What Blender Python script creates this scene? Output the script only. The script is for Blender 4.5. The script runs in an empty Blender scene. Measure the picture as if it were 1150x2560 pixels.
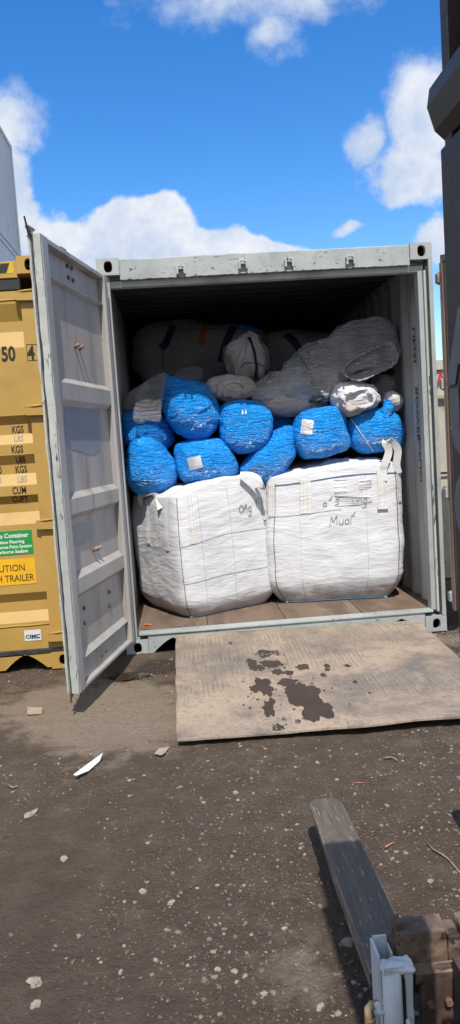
import bpy, bmesh, math, random
from mathutils import Vector, Matrix, noise
random.seed(7)
R = math.radians
S = bpy.context.scene
COL = S.collection

# ------------------------------------------------------------------ camera, sky, sun, exposure
W, H, FOC = 1150.0, 2560.0, 1890.0
CAM = Vector((.4897, -5.5562, 1.5371))
YAW, PIT, ROL = .0625, -.0914, -.066
_f = Vector((math.sin(YAW)*math.cos(PIT), math.cos(YAW)*math.cos(PIT), math.sin(PIT)))
_r0 = Vector((math.cos(YAW), -math.sin(YAW), 0)); _u0 = _r0.cross(_f)
CR = math.cos(ROL)*_r0 + math.sin(ROL)*_u0
CU = -math.sin(ROL)*_r0 + math.cos(ROL)*_u0
cd = bpy.data.cameras.new('camera'); co = bpy.data.objects.new('camera', cd); COL.objects.link(co)
co.matrix_world = Matrix(((CR.x, CU.x, -_f.x, CAM.x), (CR.y, CU.y, -_f.y, CAM.y), (CR.z, CU.z, -_f.z, CAM.z), (0, 0, 0, 1)))
cd.sensor_fit = 'VERTICAL'; cd.sensor_height = 36; cd.lens = FOC/H*36
cd.clip_start = .05; cd.clip_end = 3000
S.camera = co

SUN_EL, SUN_AZ = R(56), R(.3)          # the sun stands behind the camera
sl = bpy.data.lights.new('sun', 'SUN'); sl.energy = 3.3; sl.angle = R(.5); sl.color = (1, .94, .86)
so = bpy.data.objects.new('sun', sl); COL.objects.link(so)
sdir = Vector((math.sin(SUN_AZ)*math.cos(SUN_EL), math.cos(SUN_AZ)*math.cos(SUN_EL), -math.sin(SUN_EL)))
so.rotation_euler = sdir.to_track_quat('-Z', 'Y').to_euler(); so.location = (0, -6, 12)
S.view_settings.view_transform = 'Standard'; S.view_settings.look = 'None'
S.view_settings.gamma = 1; S.view_settings.exposure = .75; S.view_settings.use_curve_mapping = False

def ray(px, py):
    return CR*((px-W/2)/FOC) - CU*((py-H/2)/FOC) + _f
def at(px, py, X=None, Y=None, Z=None):     # the point of a plane of the place that a photo pixel looks at
    d = ray(px, py)
    t = (X-CAM.x)/d.x if X is not None else (Y-CAM.y)/d.y if Y is not None else (Z-CAM.z)/d.z
    return CAM + d*t

class NT:                                   # small node helper
    def __init__(s, tree): s.t = tree
    def n(s, typ, inp=None, **kw):
        nd = s.t.nodes.new(typ)
        for k, v in kw.items(): setattr(nd, k, v)
        for k, v in (inp or {}).items():
            if hasattr(v, 'is_linked') or hasattr(v, 'links'): s.t.links.new(v, nd.inputs[k])
            else: nd.inputs[k].default_value = v
        return nd
    def m(s, op, a, b=0, c=0, clamp=False):
        nd = s.n('ShaderNodeMath', {0: a, 1: b, 2: c}, operation=op); nd.use_clamp = clamp
        return nd.outputs[0]
    def ss(s, v, lo, hi):                   # smoothstep
        nd = s.n('ShaderNodeMapRange', {0: v, 1: lo, 2: hi}); nd.interpolation_type = 'SMOOTHSTEP'
        return nd.outputs[0]
    def mix(s, f, a, b):
        nd = s.n('ShaderNodeMix', data_type='RGBA')
        for i, v in ((0, f), (6, a), (7, b)):
            if hasattr(v, 'links'): s.t.links.new(v, nd.inputs[i])
            else: nd.inputs[i].default_value = v if i == 0 else (tuple(v)+(1,))[:4]
        return nd.outputs[2]
    def noise(s, vec, scale, detail=4, rough=.55, dist=0):
        return s.n('ShaderNodeTexNoise', {'Vector': vec, 'Scale': scale, 'Detail': detail, 'Roughness': rough, 'Distortion': dist}).outputs[0]

wd = bpy.data.worlds.new('World'); S.world = wd; wd.use_nodes = True
wt = wd.node_tree; wt.nodes.clear(); w = NT(wt)
sky = w.n('ShaderNodeTexSky', sky_type='NISHITA', sun_disc=False, sun_elevation=SUN_EL, sun_rotation=R(180)-SUN_AZ,
          air_density=1.0, dust_density=.3, ozone_density=2.0)
hs = w.n('ShaderNodeHueSaturation', {'Saturation': 1.40, 'Hue': .507, 'Value': 1.0, 'Color': sky.outputs[0]})
tc = w.n('ShaderNodeTexCoord'); dirv = tc.outputs['Generated']
sp = w.n('ShaderNodeSeparateXYZ', {0: dirv})
ya = w.m('MAXIMUM', sp.outputs[1], .02)
u_ = w.m('DIVIDE', sp.outputs[0], ya); v_ = w.m('DIVIDE', sp.outputs[2], ya)
uv = w.n('ShaderNodeCombineXYZ', {0: u_, 1: v_, 2: 0}).outputs[0]
warp = w.n('ShaderNodeTexNoise', {'Vector': uv, 'Scale': 9, 'Detail': 3})
uvw = w.n('ShaderNodeVectorMath', {0: uv, 1: w.n('ShaderNodeVectorMath', {0: warp.outputs[1], 1: (.5, .5, .5)}, operation='SUBTRACT').outputs[0], 2: (.05, .05, 0)}, operation='MULTIPLY_ADD')
uvw = w.n('ShaderNodeVectorMath', {0: w.n('ShaderNodeVectorMath', {0: warp.outputs[1], 1: (.5, .5, .5)}, operation='SUBTRACT').outputs[0], 1: (.055, .055, 0), 2: uv}, operation='MULTIPLY_ADD').outputs[0]
su = w.n('ShaderNodeSeparateXYZ', {0: uvw})
fbm = w.noise(uv, 13, 9, .62); fbm2 = w.noise(uv, 4.5, 6, .6); 
CLOUDS = [  # px, py, half width, half height (photo pixels at the focal distance), softness, density
    (330, 615, 115, 125, .5), (230, 640, 190, 80, .5), (480, 640, 170, 75, .5), (640, 640, 150, 52, .5), (90, 650, 120, 110, .6), (400, 540, 90, 75, .5),
    (20, 300, 110, 90, .9), (20, 430, 60, 140, .9), (60, 560, 60, 70, .8),
    (1060, 280, 105, 160, .7), (1040, 420, 120, 90, 1.0), (900, 330, 55, 70, 1.3), (1000, 490, 50, 45, 1.4),
    (640, -10, 300, 75, 1.3), (680, 70, 90, 70, 1.5), (860, 570, 38, 16, 1.5), (1110, 610, 80, 55, 1.0), (600, -200, 500, 150, 1.5), (-250, 450, 260, 260, .8), (1500, 380, 300, 260, .8)]
dens = None
for px, py, hw, hh, soft in CLOUDS:
    d = ray(px, py); uc, vc = d.x/d.y, d.z/d.y
    a = w.m('DIVIDE', w.m('SUBTRACT', su.outputs[0], uc), hw/FOC)
    b = w.m('DIVIDE', w.m('SUBTRACT', su.outputs[1], vc), hh/FOC)
    r = w.m('SQRT', w.m('ADD', w.m('MULTIPLY', a, a), w.m('MULTIPLY', b, b)))
    k = w.m('MULTIPLY', w.m('SUBTRACT', 1.12, r), 1/soft)
    k = w.m('MINIMUM', k, 1.0/soft**1.2)
    dens = k if dens is None else w.m('MAXIMUM', dens, k)
dn = w.m('ADD', dens, w.m('MULTIPLY', w.m('SUBTRACT', fbm, .5), 2.0))
hi_ = w.m('ADD', .42, w.m('MULTIPLY', w.ss(v_, .30, .50), .55))
cov = w.ss(dn, -.02, hi_)
# self-shading of the clouds: billows, and grey flat bellies
sh = w.ss(w.m('ADD', w.m('MULTIPLY', fbm2, .8), w.m('MULTIPLY', w.noise(uv, 22, 6, .6), .4)), .42, .82)
ccol = w.mix(sh, (.50, .62, .84), (1.0, 1.0, 1.0))
bgs = w.n('ShaderNodeBackground', {'Color': hs.outputs[0], 'Strength': .125})
bgc = w.n('ShaderNodeBackground', {'Color': ccol, 'Strength': .60})
# unseen broken cloud added behind and above the viewer to whiten the fill light
rest = w.ss(w.m('ADD', w.noise(dirv, 2.2, 7, .6), w.m('MULTIPLY', sp.outputs[1], -.15)), .44, .56)
frontm = w.ss(sp.outputs[1], .02, .10)
top_ = w.ss(sp.outputs[2], .62, .72)
back = w.m('MAXIMUM', w.m('SUBTRACT', 1.0, frontm), top_)
covall = w.m('MAXIMUM', w.m('MULTIPLY', cov, frontm), w.m('MULTIPLY', rest, back))
mx = w.n('ShaderNodeMixShader', {0: covall, 1: bgs.outputs[0], 2: bgc.outputs[0]})
wo = w.n('ShaderNodeOutputWorld', {0: mx.outputs[0]})

# ------------------------------------------------------------------ materials
def principled(name):
    m = bpy.data.materials.new(name); m.use_nodes = True
    t = m.node_tree; t.nodes.clear(); k = NT(t)
    b = k.n('ShaderNodeBsdfPrincipled'); o = k.n('ShaderNodeOutputMaterial', {0: b.outputs[0]})
    return m, k, b
def mat(name, c1, c2=None, scale=3, rough=.6, metal=0, bump=0, bscale=60, stretch=(1, 1, 1), bstretch=(1, 1, 1),
        chips=None, dirt=None, coat=0, rot=None, spec=.5, bdist=.004):
    """paint or fabric: two tones by noise, optional chips (colour, threshold, scale), dirt (colour, amount, scale)"""
    m, k, b = principled(name)
    sc_ = lambda c: tuple(q*.81 for q in c[:3])
    c1, c2 = sc_(c1), (sc_(c2) if c2 else None)
    if chips: chips = (sc_(chips[0]),)+tuple(chips[1:])
    if dirt: dirt = (sc_(dirt[0]),)+tuple(dirt[1:])
    pos = k.n('ShaderNodeTexCoord').outputs['Object']
    def mp(st): return k.n('ShaderNodeMapping', {0: pos, 3: st, 2: rot or (0, 0, 0)}).outputs[0]
    v = mp(stretch); col = tuple(c1)+(1,)
    if c2: col = k.mix(k.ss(k.noise(v, scale, 6, .6), .35, .65), c1, c2)
    if dirt: col = k.mix(k.m('MULTIPLY', k.ss(k.noise(v, dirt[2], 8, .65, .4), .48, .72), dirt[1]), col, dirt[0])
    hgt = None
    if chips:
        cn = k.ss(k.noise(v, chips[2], 6, .7), chips[1], chips[1]+.03)
        col = k.mix(cn, col, chips[0])
    k.t.links.new(col, b.inputs['Base Color']) if hasattr(col, 'links') else b.inputs['Base Color'].__setattr__('default_value', col)
    b.inputs['Roughness'].default_value = rough; b.inputs['Metallic'].default_value = metal
    b.inputs['Coat Weight'].default_value = coat; b.inputs['Coat Roughness'].default_value = .25
    b.inputs['Specular IOR Level'].default_value = spec
    if bump:
        h = k.noise(mp(bstretch), bscale, 6, .6)
        if chips: h = k.m('SUBTRACT', h, k.m('MULTIPLY', cn, .6))
        k.t.links.new(k.n('ShaderNodeBump', {'Height': h, 'Strength': bump, 'Distance': bdist}).outputs[0], b.inputs['Normal'])
    return m
M = {}
RUST = (.10, .045, .022)
M['grey'] = mat('weathered pale grey paint', (.44, .47, .46), (.36, .39, .39), 2.5, .55, bump=.35, bscale=40, chips=((.09, .085, .08), .69, 26), dirt=((.24, .23, .21), .5, 3), stretch=(1, 1, .6))
M['grey_flaked'] = mat('flaking pale grey paint', (.44, .48, .47), (.36, .40, .40), 2.5, .55, bump=.5, bscale=40, chips=((.10, .095, .09), .615, 24), dirt=((.26, .25, .23), .5, 5), stretch=(1, 1, 1.4))
M['grey_clean'] = mat('pale grey door paint', (.46, .44, .42), (.38, .37, .36), 1.6, .5, bump=.15, bscale=30, chips=((.09, .065, .05), .69, 18), dirt=((.29, .24, .185), .9, 3.4), stretch=(1.6, 1.6, .30))
M['grey_edge'] = mat('flaking pale green grey paint', (.50, .52, .48), (.40, .43, .41), 6, .6, bump=.5, bscale=40, chips=((.08, .08, .075), .60, 30), stretch=(1, 1, .18))
M['grey_in'] = mat('grey interior paint', (.52, .52, .51), (.40, .40, .395), 2, .55, bump=.2, bscale=25, chips=((.12, .08, .06), .70, 14), dirt=((.18, .15, .12), .7, 2), stretch=(1, 1, .4))
M['yellow'] = mat('mustard yellow paint', (.52, .33, .085), (.48, .30, .075), 1.5, .5, bump=.12, bscale=35, chips=((.13, .07, .02), .745, 13), dirt=((.30, .18, .05), .35, 2.5), spec=.4)
M['white_box'] = mat('weathered off white panel paint', (.86, .86, .83), (.74, .74, .72), 1.2, .55, chips=((.10, .11, .11), .665, 4), stretch=(1, 1, .35), bump=.1, bscale=10)
M['cream'] = mat('cream panel paint', (.55, .52, .45), (.47, .43, .36), 1.2, .6, dirt=((.30, .2, .1), .6, 2))
M['rubber'] = mat('black rubber gasket', (.02, .02, .021), (.05, .05, .05), 12, .55, bump=.2)
M['gasket_brown'] = mat('brown dusty gasket', (.17, .11, .075), (.11, .07, .05), 8, .7, bump=.3, stretch=(1, 1, .2))
M['gasket_worn'] = mat('worn black gasket with white flecks', (.03, .03, .03), (.05, .045, .04), 8, .5, chips=((.55, .55, .52), .68, 40), bump=.3, stretch=(1, 1, .4))
M['rust'] = mat('rusty steel', (.24, .145, .09), (.10, .05, .03), 14, .8, bump=.5, bscale=60)
M['rust_pale'] = mat('pale rusted steel', (.36, .27, .21), (.22, .13, .09), 18, .75, bump=.4)
M['hole'] = mat('dark casting cavity', (.012, .011, .010), rough=.9)
M['hole_rust'] = mat('rusty casting cavity', (.16, .075, .05), (.05, .025, .02), 16, .85)
M['roof_in'] = mat('grey ceiling darkened for shade', (.10, .095, .093), (.065, .06, .058), 2, .6)  # the interior's shade is put into this ceiling colour
M['floor'] = mat('worn plywood floor', (.20, .135, .095), (.125, .085, .06), 5, .8, bump=.3, bscale=30, dirt=((.26, .21, .17), .7, 6), stretch=(1, .3, 1), chips=((.05, .03, .02), .70, 16))
M['black_paint'] = mat('black lettering paint', (.012, .011, .010), rough=.6)
M['grey_ink'] = mat('worn grey lettering paint', (.23, .20, .155), rough=.6)  # greyer tone for the rows on the upward slopes
M['ink'] = mat('black marker ink', (.03, .03, .04), rough=.6)
M['ink_grey'] = mat('faint marker ink', (.27, .27, .30), rough=.7)
M['white_ink'] = mat('white lettering', (.80, .82, .80), rough=.5)
M['navy_ink'] = mat('navy lettering', (.01, .03, .10), rough=.5)
M['sign_green'] = mat('green vinyl sign', (.012, .33, .07), (.012, .28, .06), 4, .4)
M['sign_amber'] = mat('amber vinyl sign', (.90, .50, .015), (.84, .45, .015), 4, .4)
M['sign_white'] = mat('white vinyl sign', (.72, .72, .70), rough=.4)
M['sign_yellow'] = mat('bright yellow vinyl', (.78, .52, .015), (.66, .42, .012), 5, .4)
M['red'] = mat('red sticker', (.55, .03, .05), rough=.4)
M['webbing'] = mat('white webbing', (.80, .80, .79), (.70, .70, .69), 90, .75, bump=.5, bscale=220, stretch=(1, 1, 2.5))
M['stitch'] = mat('pale stitching', (.50, .50, .52), rough=.8)
M['thread'] = mat('dark sewing thread', (.07, .075, .085), rough=.8)
M['thread_blue'] = mat('blue sewing thread', (.06, .16, .30), rough=.8)
M['cyan'] = mat('cyan sewn hem', (.12, .42, .52), (.05, .25, .33), 60, .7)
M['navy_web'] = mat('navy webbing', (.012, .025, .10), (.008, .015, .06), 30, .7)
M['orange'] = mat('orange tag', (.50, .13, .015), (.40, .09, .01), 20, .6)
M['paper'] = mat('white printed label paper', (.74, .74, .76), (.66, .66, .70), 60, .5)
M['print'] = mat('faint grey print', (.25, .25, .28), rough=.6)
M['tape'] = mat('clear adhesive tape', (.62, .64, .66), (.5, .52, .54), 12, .22, bump=.4, bscale=50, coat=.6)
M['dark_steel'] = mat('dark painted mast steel', (.020, .020, .023), (.026, .024, .024), 5, .5, bump=.15)
M['brown_steel'] = mat('dark brown grimy steel', (.036, .031, .030), (.058, .046, .038), 6, .6, bump=.4, dirt=((.10, .068, .045), .7, 9), chips=((.16, .12, .09), .70, 30))
M['decal_grey'] = mat('grey painted lettering', (.20, .205, .215), (.15, .155, .16), 20, .6)
M['fork'] = mat('scuffed fork steel', (.115, .098, .074), (.165, .135, .10), 6, .5, metal=.1, bump=.45, bscale=50, stretch=(7, .6, 1), chips=((.40, .34, .26), .60, 20), dirt=((.06, .05, .042), .85, 4))
M['fork_edge'] = mat('scraped tan fork edge', (.26, .20, .145), (.13, .10, .08), 12, .6, bump=.4, chips=((.42, .36, .28), .6, 30), stretch=(3, .5, 3))
M['blue_white'] = mat('pale blue grey enamel', (.68, .74, .77), (.60, .67, .71), 7, .4, bump=.35, bscale=30, chips=((.85, .86, .86), .72, 14), coat=.3)
M['carriage'] = mat('mud stained rusty carriage', (.235, .165, .115), (.115, .08, .06), 13, .65, metal=.2, bump=.7, bscale=40, dirt=((.58, .48, .37), .6, 8), chips=((.05, .033, .027), .57, 18))
M['carriage_dark'] = mat('dark oily carriage steel', (.055, .038, .032), (.10, .06, .045), 10, .6, bump=.5, bscale=30, dirt=((.18, .12, .09), .4, 8))
M['rebar'] = mat('rusty ribbed bar', (.42, .33, .22), (.28, .14, .06), 25, .8, bump=.3)
M['card'] = mat('weathered cardboard', (.42, .33, .24), (.34, .27, .2), 20, .85, bump=.3)
M['white_plastic'] = mat('white plastic', (.85, .87, .9), (.75, .77, .8), 10, .4)
M['wood'] = mat('dry twig bark', (.36, .29, .21), (.2, .15, .1), 40, .85)
M['pink'] = mat('salmon plastic', (.40, .17, .12), rough=.5)
M['scrap'] = mat('orange scrap', (.75, .26, .03), (.6, .15, .02), 40, .6)
M['tyre'] = mat('tyre rubber', (.02, .02, .02), (.05, .045, .04), 6, .8)

def fabric(name, c1, c2, dirtcol, rough, w_amp, trans=0, spec=.3):
    """woven polypropylene: fine horizontal creases, faint weave, grime that gathers low on the bag"""
    m, k, b = principled(name)
    pos = k.n('ShaderNodeTexCoord').outputs['Object']
    st = k.n('ShaderNodeMapping', {0: pos, 3: (1, 1, 3.5)}).outputs[0]
    cr = k.n('ShaderNodeTexNoise', {'Vector': st, 'Scale': 11, 'Detail': 7, 'Roughness': .62, 'Distortion': .6}).outputs[0]
    cr2 = k.noise(k.n('ShaderNodeMapping', {0: pos, 3: (1, 1, 6)}).outputs[0], 26, 5, .6, .4)
    z = k.n('ShaderNodeSeparateXYZ', {0: pos}).outputs[2]
    gr = k.m('MULTIPLY', k.m('SUBTRACT', 1.0, k.ss(k.m('ADD', z, k.m('MULTIPLY', k.m('SUBTRACT', k.noise(pos, 7, 5), .5), .25)), .0, .17)), .75)
    stain = k.m('MULTIPLY', k.ss(k.noise(pos, 3.2, 8, .7, .5), .55, .8), .22)
    col = k.mix(k.ss(k.noise(pos, 2.5, 4), .3, .7), c1, c2)
    col = k.mix(k.m('MAXIMUM', gr, stain), col, dirtcol)
    k.t.links.new(col, b.inputs['Base Color'])
    b.inputs['Roughness'].default_value = rough; b.inputs['Specular IOR Level'].default_value = spec
    h = k.m('ADD', k.m('MULTIPLY', cr, 1.0), k.m('MULTIPLY', cr2, .5))
    k.t.links.new(k.n('ShaderNodeBump', {'Height': h, 'Strength': .9, 'Distance': w_amp}).outputs[0], b.inputs['Normal'])
    if trans:
        b.inputs['Alpha'].default_value = 1-trans
    return m
M['bag_white'] = fabric('white woven polypropylene', (.61, .62, .645), (.57, .58, .605), (.27, .22, .18), .6, .0065)
M['bag_panel'] = mat('sewn reinforcing panel', (.72, .72, .74), (.66, .66, .68), 14, .6, bump=.5, bscale=40, bstretch=(1, 1, 3))
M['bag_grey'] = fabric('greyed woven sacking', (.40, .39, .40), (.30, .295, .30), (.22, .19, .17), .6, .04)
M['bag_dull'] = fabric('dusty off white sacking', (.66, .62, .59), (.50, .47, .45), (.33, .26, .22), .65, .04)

def film(name, c1, c2, rot, rough=.24, amp=.036, alpha=1.0):
    """thin glossy plastic pulled into long fine wrinkles"""
    m, k, b = principled(name)
    pos = k.n('ShaderNodeTexCoord').outputs['Object']
    v = k.n('ShaderNodeMapping', {0: pos, 2: (0, rot, 0), 3: (1.0, 1, 5)}).outputs[0]
    n1 = k.n('ShaderNodeTexNoise', {'Vector': v, 'Scale': 5.0, 'Detail': 3, 'Roughness': .5, 'Distortion': 1.1}).outputs[0]
    v2 = k.n('ShaderNodeMapping', {0: pos, 2: (0, rot+.5, 0), 3: (2.0, 1.5, 5)}).outputs[0]
    n2 = k.n('ShaderNodeTexNoise', {'Vector': v2, 'Scale': 9, 'Detail': 4, 'Roughness': .6, 'Distortion': 1.2}).outputs[0]
    rd = k.m('ABSOLUTE', k.m('SUBTRACT', n1, .5)); rd2 = k.m('ABSOLUTE', k.m('SUBTRACT', n2, .5))
    h = k.m('ADD', k.m('MULTIPLY', rd, -2.6), k.m('MULTIPLY', rd2, -1.3))
    col = k.mix(k.ss(k.noise(pos, 5, 4), .3, .7), c1, c2)
    k.t.links.new(col, b.inputs['Base Color'])
    b.inputs['Roughness'].default_value = rough; b.inputs['Specular IOR Level'].default_value = .8
    b.inputs['Alpha'].default_value = alpha
    k.t.links.new(k.n('ShaderNodeBump', {'Height': h, 'Strength': 1.0, 'Distance': amp}).outputs[0], b.inputs['Normal'])
    return m
BLUE1, BLUE2 = (.006, .35, 1.0), (.004, .30, .96)
M['blue_a'] = film('glossy blue plastic film', BLUE1, BLUE2, .12)
M['blue_b'] = film('glossy blue plastic film slanted', BLUE1, BLUE2, .75)
M['blue_c'] = film('glossy blue plastic film crossing', BLUE1, BLUE2, -.5)
M['clear'] = film('clear crinkled plastic film', (.70, .72, .75), (.60, .62, .66), 1.2, .16, .10, .30)
M['film_white'] = film('milky plastic sheeting', (.90, .90, .91), (.72, .72, .73), .9, .28, .14, .97)

# ------------------------------------------------------------------ mesh helpers
def origin(o):
    v = Vector((0, 0, 0))
    while o: v = v + o.location; o = o.parent
    return v
def obj(name, bm, m, parent=None, smooth=False, tag=None, kind=None, loc=None):
    """link one mesh whose verts are in place coordinates; local origin is the parent's (or loc)"""
    o = bpy.data.objects.new(name, bpy.data.meshes.new(name)); COL.objects.link(o)
    if parent: o.parent = parent
    org = origin(parent) if parent else Vector(loc or (0, 0, 0))
    if not parent: o.location = org
    bmesh.ops.translate(bm, verts=bm.verts, vec=-org)
    if smooth:
        for f in bm.faces: f.smooth = True
    bm.to_mesh(o.data); bm.free()
    for x in (m if isinstance(m, (list, tuple)) else [m]): o.data.materials.append(x)
    if kind: o['kind'] = kind
    if tag: settag(o, *tag)
    return o
def settag(o, label, cat, group=None):
    o['label'] = label; o['category'] = cat
    if group: o['group'] = group
def thing(name, loc, label, cat, group=None):
    o = bpy.data.objects.new(name, None); COL.objects.link(o); o.location = loc; o.empty_display_size = .1
    settag(o, label, cat, group); return o
def copy_tree(o, parent=None):
    c = o.copy(); COL.objects.link(c); c.parent = parent
    for ch in list(o.children): copy_tree(ch, c)
    return c
def BM(): return bmesh.new()
def box(bm, a, b, bev=0, mi=0):
    x0, y0, z0 = a; x1, y1, z1 = b
    vs = [bm.verts.new(p) for p in ((x0, y0, z0), (x1, y0, z0), (x1, y1, z0), (x0, y1, z0), (x0, y0, z1), (x1, y0, z1), (x1, y1, z1), (x0, y1, z1))]
    fs = [bm.faces.new([vs[i] for i in q]) for q in ((0, 3, 2, 1), (4, 5, 6, 7), (0, 1, 5, 4), (1, 2, 6, 5), (2, 3, 7, 6), (3, 0, 4, 7))]
    for f in fs: f.material_index = mi
    if bev:
        es = list({e for f in fs for e in f.edges})
        bmesh.ops.bevel(bm, geom=es, offset=bev, segments=2, affect='EDGES', profile=.6)
    return bm
def prism(bm, poly, axis, lo, hi, mi=0):
    """extrude a 2-D polygon along an axis; axis 'y': poly is (x,z); 'x': (y,z); 'z': (x,y)"""
    def p(q, t): return {'y': (q[0], t, q[1]), 'x': (t, q[0], q[1]), 'z': (q[0], q[1], t)}[axis]
    A = [bm.verts.new(p(q, lo)) for q in poly]; B = [bm.verts.new(p(q, hi)) for q in poly]
    n = len(poly); fs = [bm.faces.new(A), bm.faces.new(B[::-1])]
    for i in range(n): fs.append(bm.faces.new((A[i], B[i], B[(i+1) % n], A[(i+1) % n])))
    for f in fs: f.material_index = mi
    bmesh.ops.recalc_face_normals(bm, faces=fs)
    return bm
def tube(bm, pts, r, seg=10, cap=True, mi=0):
    pts = [Vector(p) for p in pts]; rings = []
    rr = r if isinstance(r, (list, tuple)) else [r]*len(pts)
    for i, p in enumerate(pts):
        t = (pts[min(i+1, len(pts)-1)]-pts[max(i-1, 0)]).normalized()
        a = t.orthogonal() if i == 0 else (prev - t*prev.dot(t)); a.normalize(); prev = a
        b = t.cross(a)
        rings.append([bm.verts.new(p+(a*math.cos(q*2*math.pi/seg)+b*math.sin(q*2*math.pi/seg))*rr[i]) for q in range(seg)])
    for A, B in zip(rings, rings[1:]):
        for q in range(seg):
            f = bm.faces.new((A[q], A[(q+1) % seg], B[(q+1) % seg], B[q])); f.material_index = mi; f.smooth = True
    if cap:
        for f in (bm.faces.new(rings[0][::-1]), bm.faces.new(rings[-1])): f.material_index = mi
    return bm
def ribbon(bm, pts, nrm, wid, thick=.003, mi=0):
    """a strap: centre points, outward normals, width direction from tangent x normal"""
    L = []
    for i, p in enumerate(pts):
        t = (pts[min(i+1, len(pts)-1)]-pts[max(i-1, 0)]).normalized(); n = nrm[i].normalized(); s = t.cross(n).normalized()
        ww = wid[i] if isinstance(wid, (list, tuple)) else wid
        L.append([bm.verts.new(p+s*ww/2), bm.verts.new(p-s*ww/2), bm.verts.new(p-s*ww/2+n*thick), bm.verts.new(p+s*ww/2+n*thick)])
    for A, B in zip(L, L[1:]):
        for q in range(4):
            f = bm.faces.new((A[q], A[(q+1) % 4], B[(q+1) % 4], B[q])); f.material_index = mi
    for f in (bm.faces.new(L[0]), bm.faces.new(L[-1][::-1])): f.material_index = mi
    return bm
def text(name, s, loc, size, m, parent, rx=90, ry=0, rz=0, sx=1.0, off=0.0, align='LEFT', shear=0, ext=.0006, matrix=None):
    c = bpy.data.curves.new(name, 'FONT'); c.body = s; c.size = size; c.offset = off; c.align_x = align; c.shear = shear; c.extrude = ext
    c.resolution_u = 3
    tmp = bpy.data.objects.new('tmp', c); COL.objects.link(tmp)
    me = bpy.data.meshes.new_from_object(tmp.evaluated_get(bpy.context.evaluated_depsgraph_get()))
    bpy.data.objects.remove(tmp); bpy.data.curves.remove(c)
    o = bpy.data.objects.new(name, me); COL.objects.link(o); me.materials.clear(); me.materials.append(m)
    if matrix is None:
        matrix = Matrix.Translation(Vector(loc)) @ (Matrix.Rotation(R(rz), 4, 'Z') @ Matrix.Rotation(R(ry), 4, 'Y') @ Matrix.Rotation(R(rx), 4, 'X'))
    me.transform(Matrix.Translation(-origin(parent)) @ matrix @ Matrix.Diagonal((sx, 1, 1, 1)))
    o.parent = parent
    return o
def fbm(p, s=1.0, o=3, seed=0):
    return noise.fractal(Vector(p)*s+Vector((seed*7.3, seed*3.1, seed*1.7)), 1.0, 2.0, o)
def smooth_loop(pts, n):
    P = [Vector(p) for p in pts]; out = []; k = len(P)
    segs = [(P[(i+1) % k]-P[i]).length for i in range(k)]; tot = sum(segs)
    for j in range(n):
        t = tot*j/n; i = 0
        while t > segs[i]: t -= segs[i]; i += 1
        f = t/segs[i]; a, b, c, d = P[(i-1) % k], P[i], P[(i+1) % k], P[(i+2) % k]
        out.append(.5*((2*b)+(c-a)*f+(2*a-5*b+4*c-d)*f*f+(3*b-a-3*c+d)*f**3))
    return out
def blob_bm(outline, Y, tf, tb, center=None, p=2.0, n=128, rg=34, amp=.0075, dirn=0.0, ws=(3, 17), seed=0, pinch=None, lump=.015, pb=2.0):
    """a stuffed soft body: its seen outline is at depth Y, it bulges tf towards the doors and tb inwards"""
    o3 = [at(x, y, Y=Y) for x, y in outline]
    loop = smooth_loop([(q.x, q.z) for q in o3], n)
    if center: c3 = at(*center, Y=Y); c = Vector((c3.x, c3.z))
    else: c = sum(loop, Vector((0, 0)))/n
    bm = BM(); rim = [bm.verts.new((q.x, Y, q.y)) for q in loop]
    for sgn, T, pp in ((-1, tf, p), (1, tb, pb)):
        prev = rim
        mm = rg if sgn < 0 else rg//2
        for k in range(1, mm):
            s = math.cos(k/mm*math.pi/2)
            h = max(0, 1-s**pp)**(1/pp)
            ring = []
            for q in loop:
                x, z = c+(q-c)*s
                ring.append(bm.verts.new((x, Y+sgn*T*h, z)))
            for j in range(n):
                f = (prev[j], prev[(j+1) % n], ring[(j+1) % n], ring[j])
                bm.faces.new(f if sgn < 0 else f[::-1])
            prev = ring
        v = bm.verts.new((c.x, Y+sgn*T, c.y))
        for j in range(n):
            f = (prev[j], prev[(j+1) % n], v); bm.faces.new(f if sgn < 0 else f[::-1])
    bmesh.ops.recalc_face_normals(bm, faces=bm.faces); bm.normal_update()
    cd_, sd_ = math.cos(dirn), math.sin(dirn)
    pin = at(*pinch, Y=Y) if pinch else None
    mv = []
    for v in bm.verts:
        q = v.co; wv = fbm(q, 3, 2, seed+9)*.12
        a, b = q.x*cd_+q.z*sd_+wv, -q.x*sd_+q.z*cd_+wv*.6
        if pin is not None:                  # wrinkles radiate from where it is tied
            dx, dz = q.x-pin.x, q.z-pin.z; rr = math.hypot(dx, dz)+.02
            a, b = rr, math.atan2(dz, dx)*.16+wv*.15
        r1 = 1-2*abs(noise.noise(Vector((a*ws[0], q.y*4, b*ws[1]))+Vector((seed*5.1, 0, seed))))
        r2 = 1-2*abs(noise.noise(Vector((a*ws[0]*2.1+8, q.y*7, b*ws[1]*2.2))+Vector((seed, 3, seed*2.2))))
        d = amp*(r1*.65+r2*.35) + lump*fbm(q, 5, 2, seed)
        mv.append(v.normal*d)
    for v, d in zip(bm.verts, mv): v.co += d
    bm.normal_update()
    return bm

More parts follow.
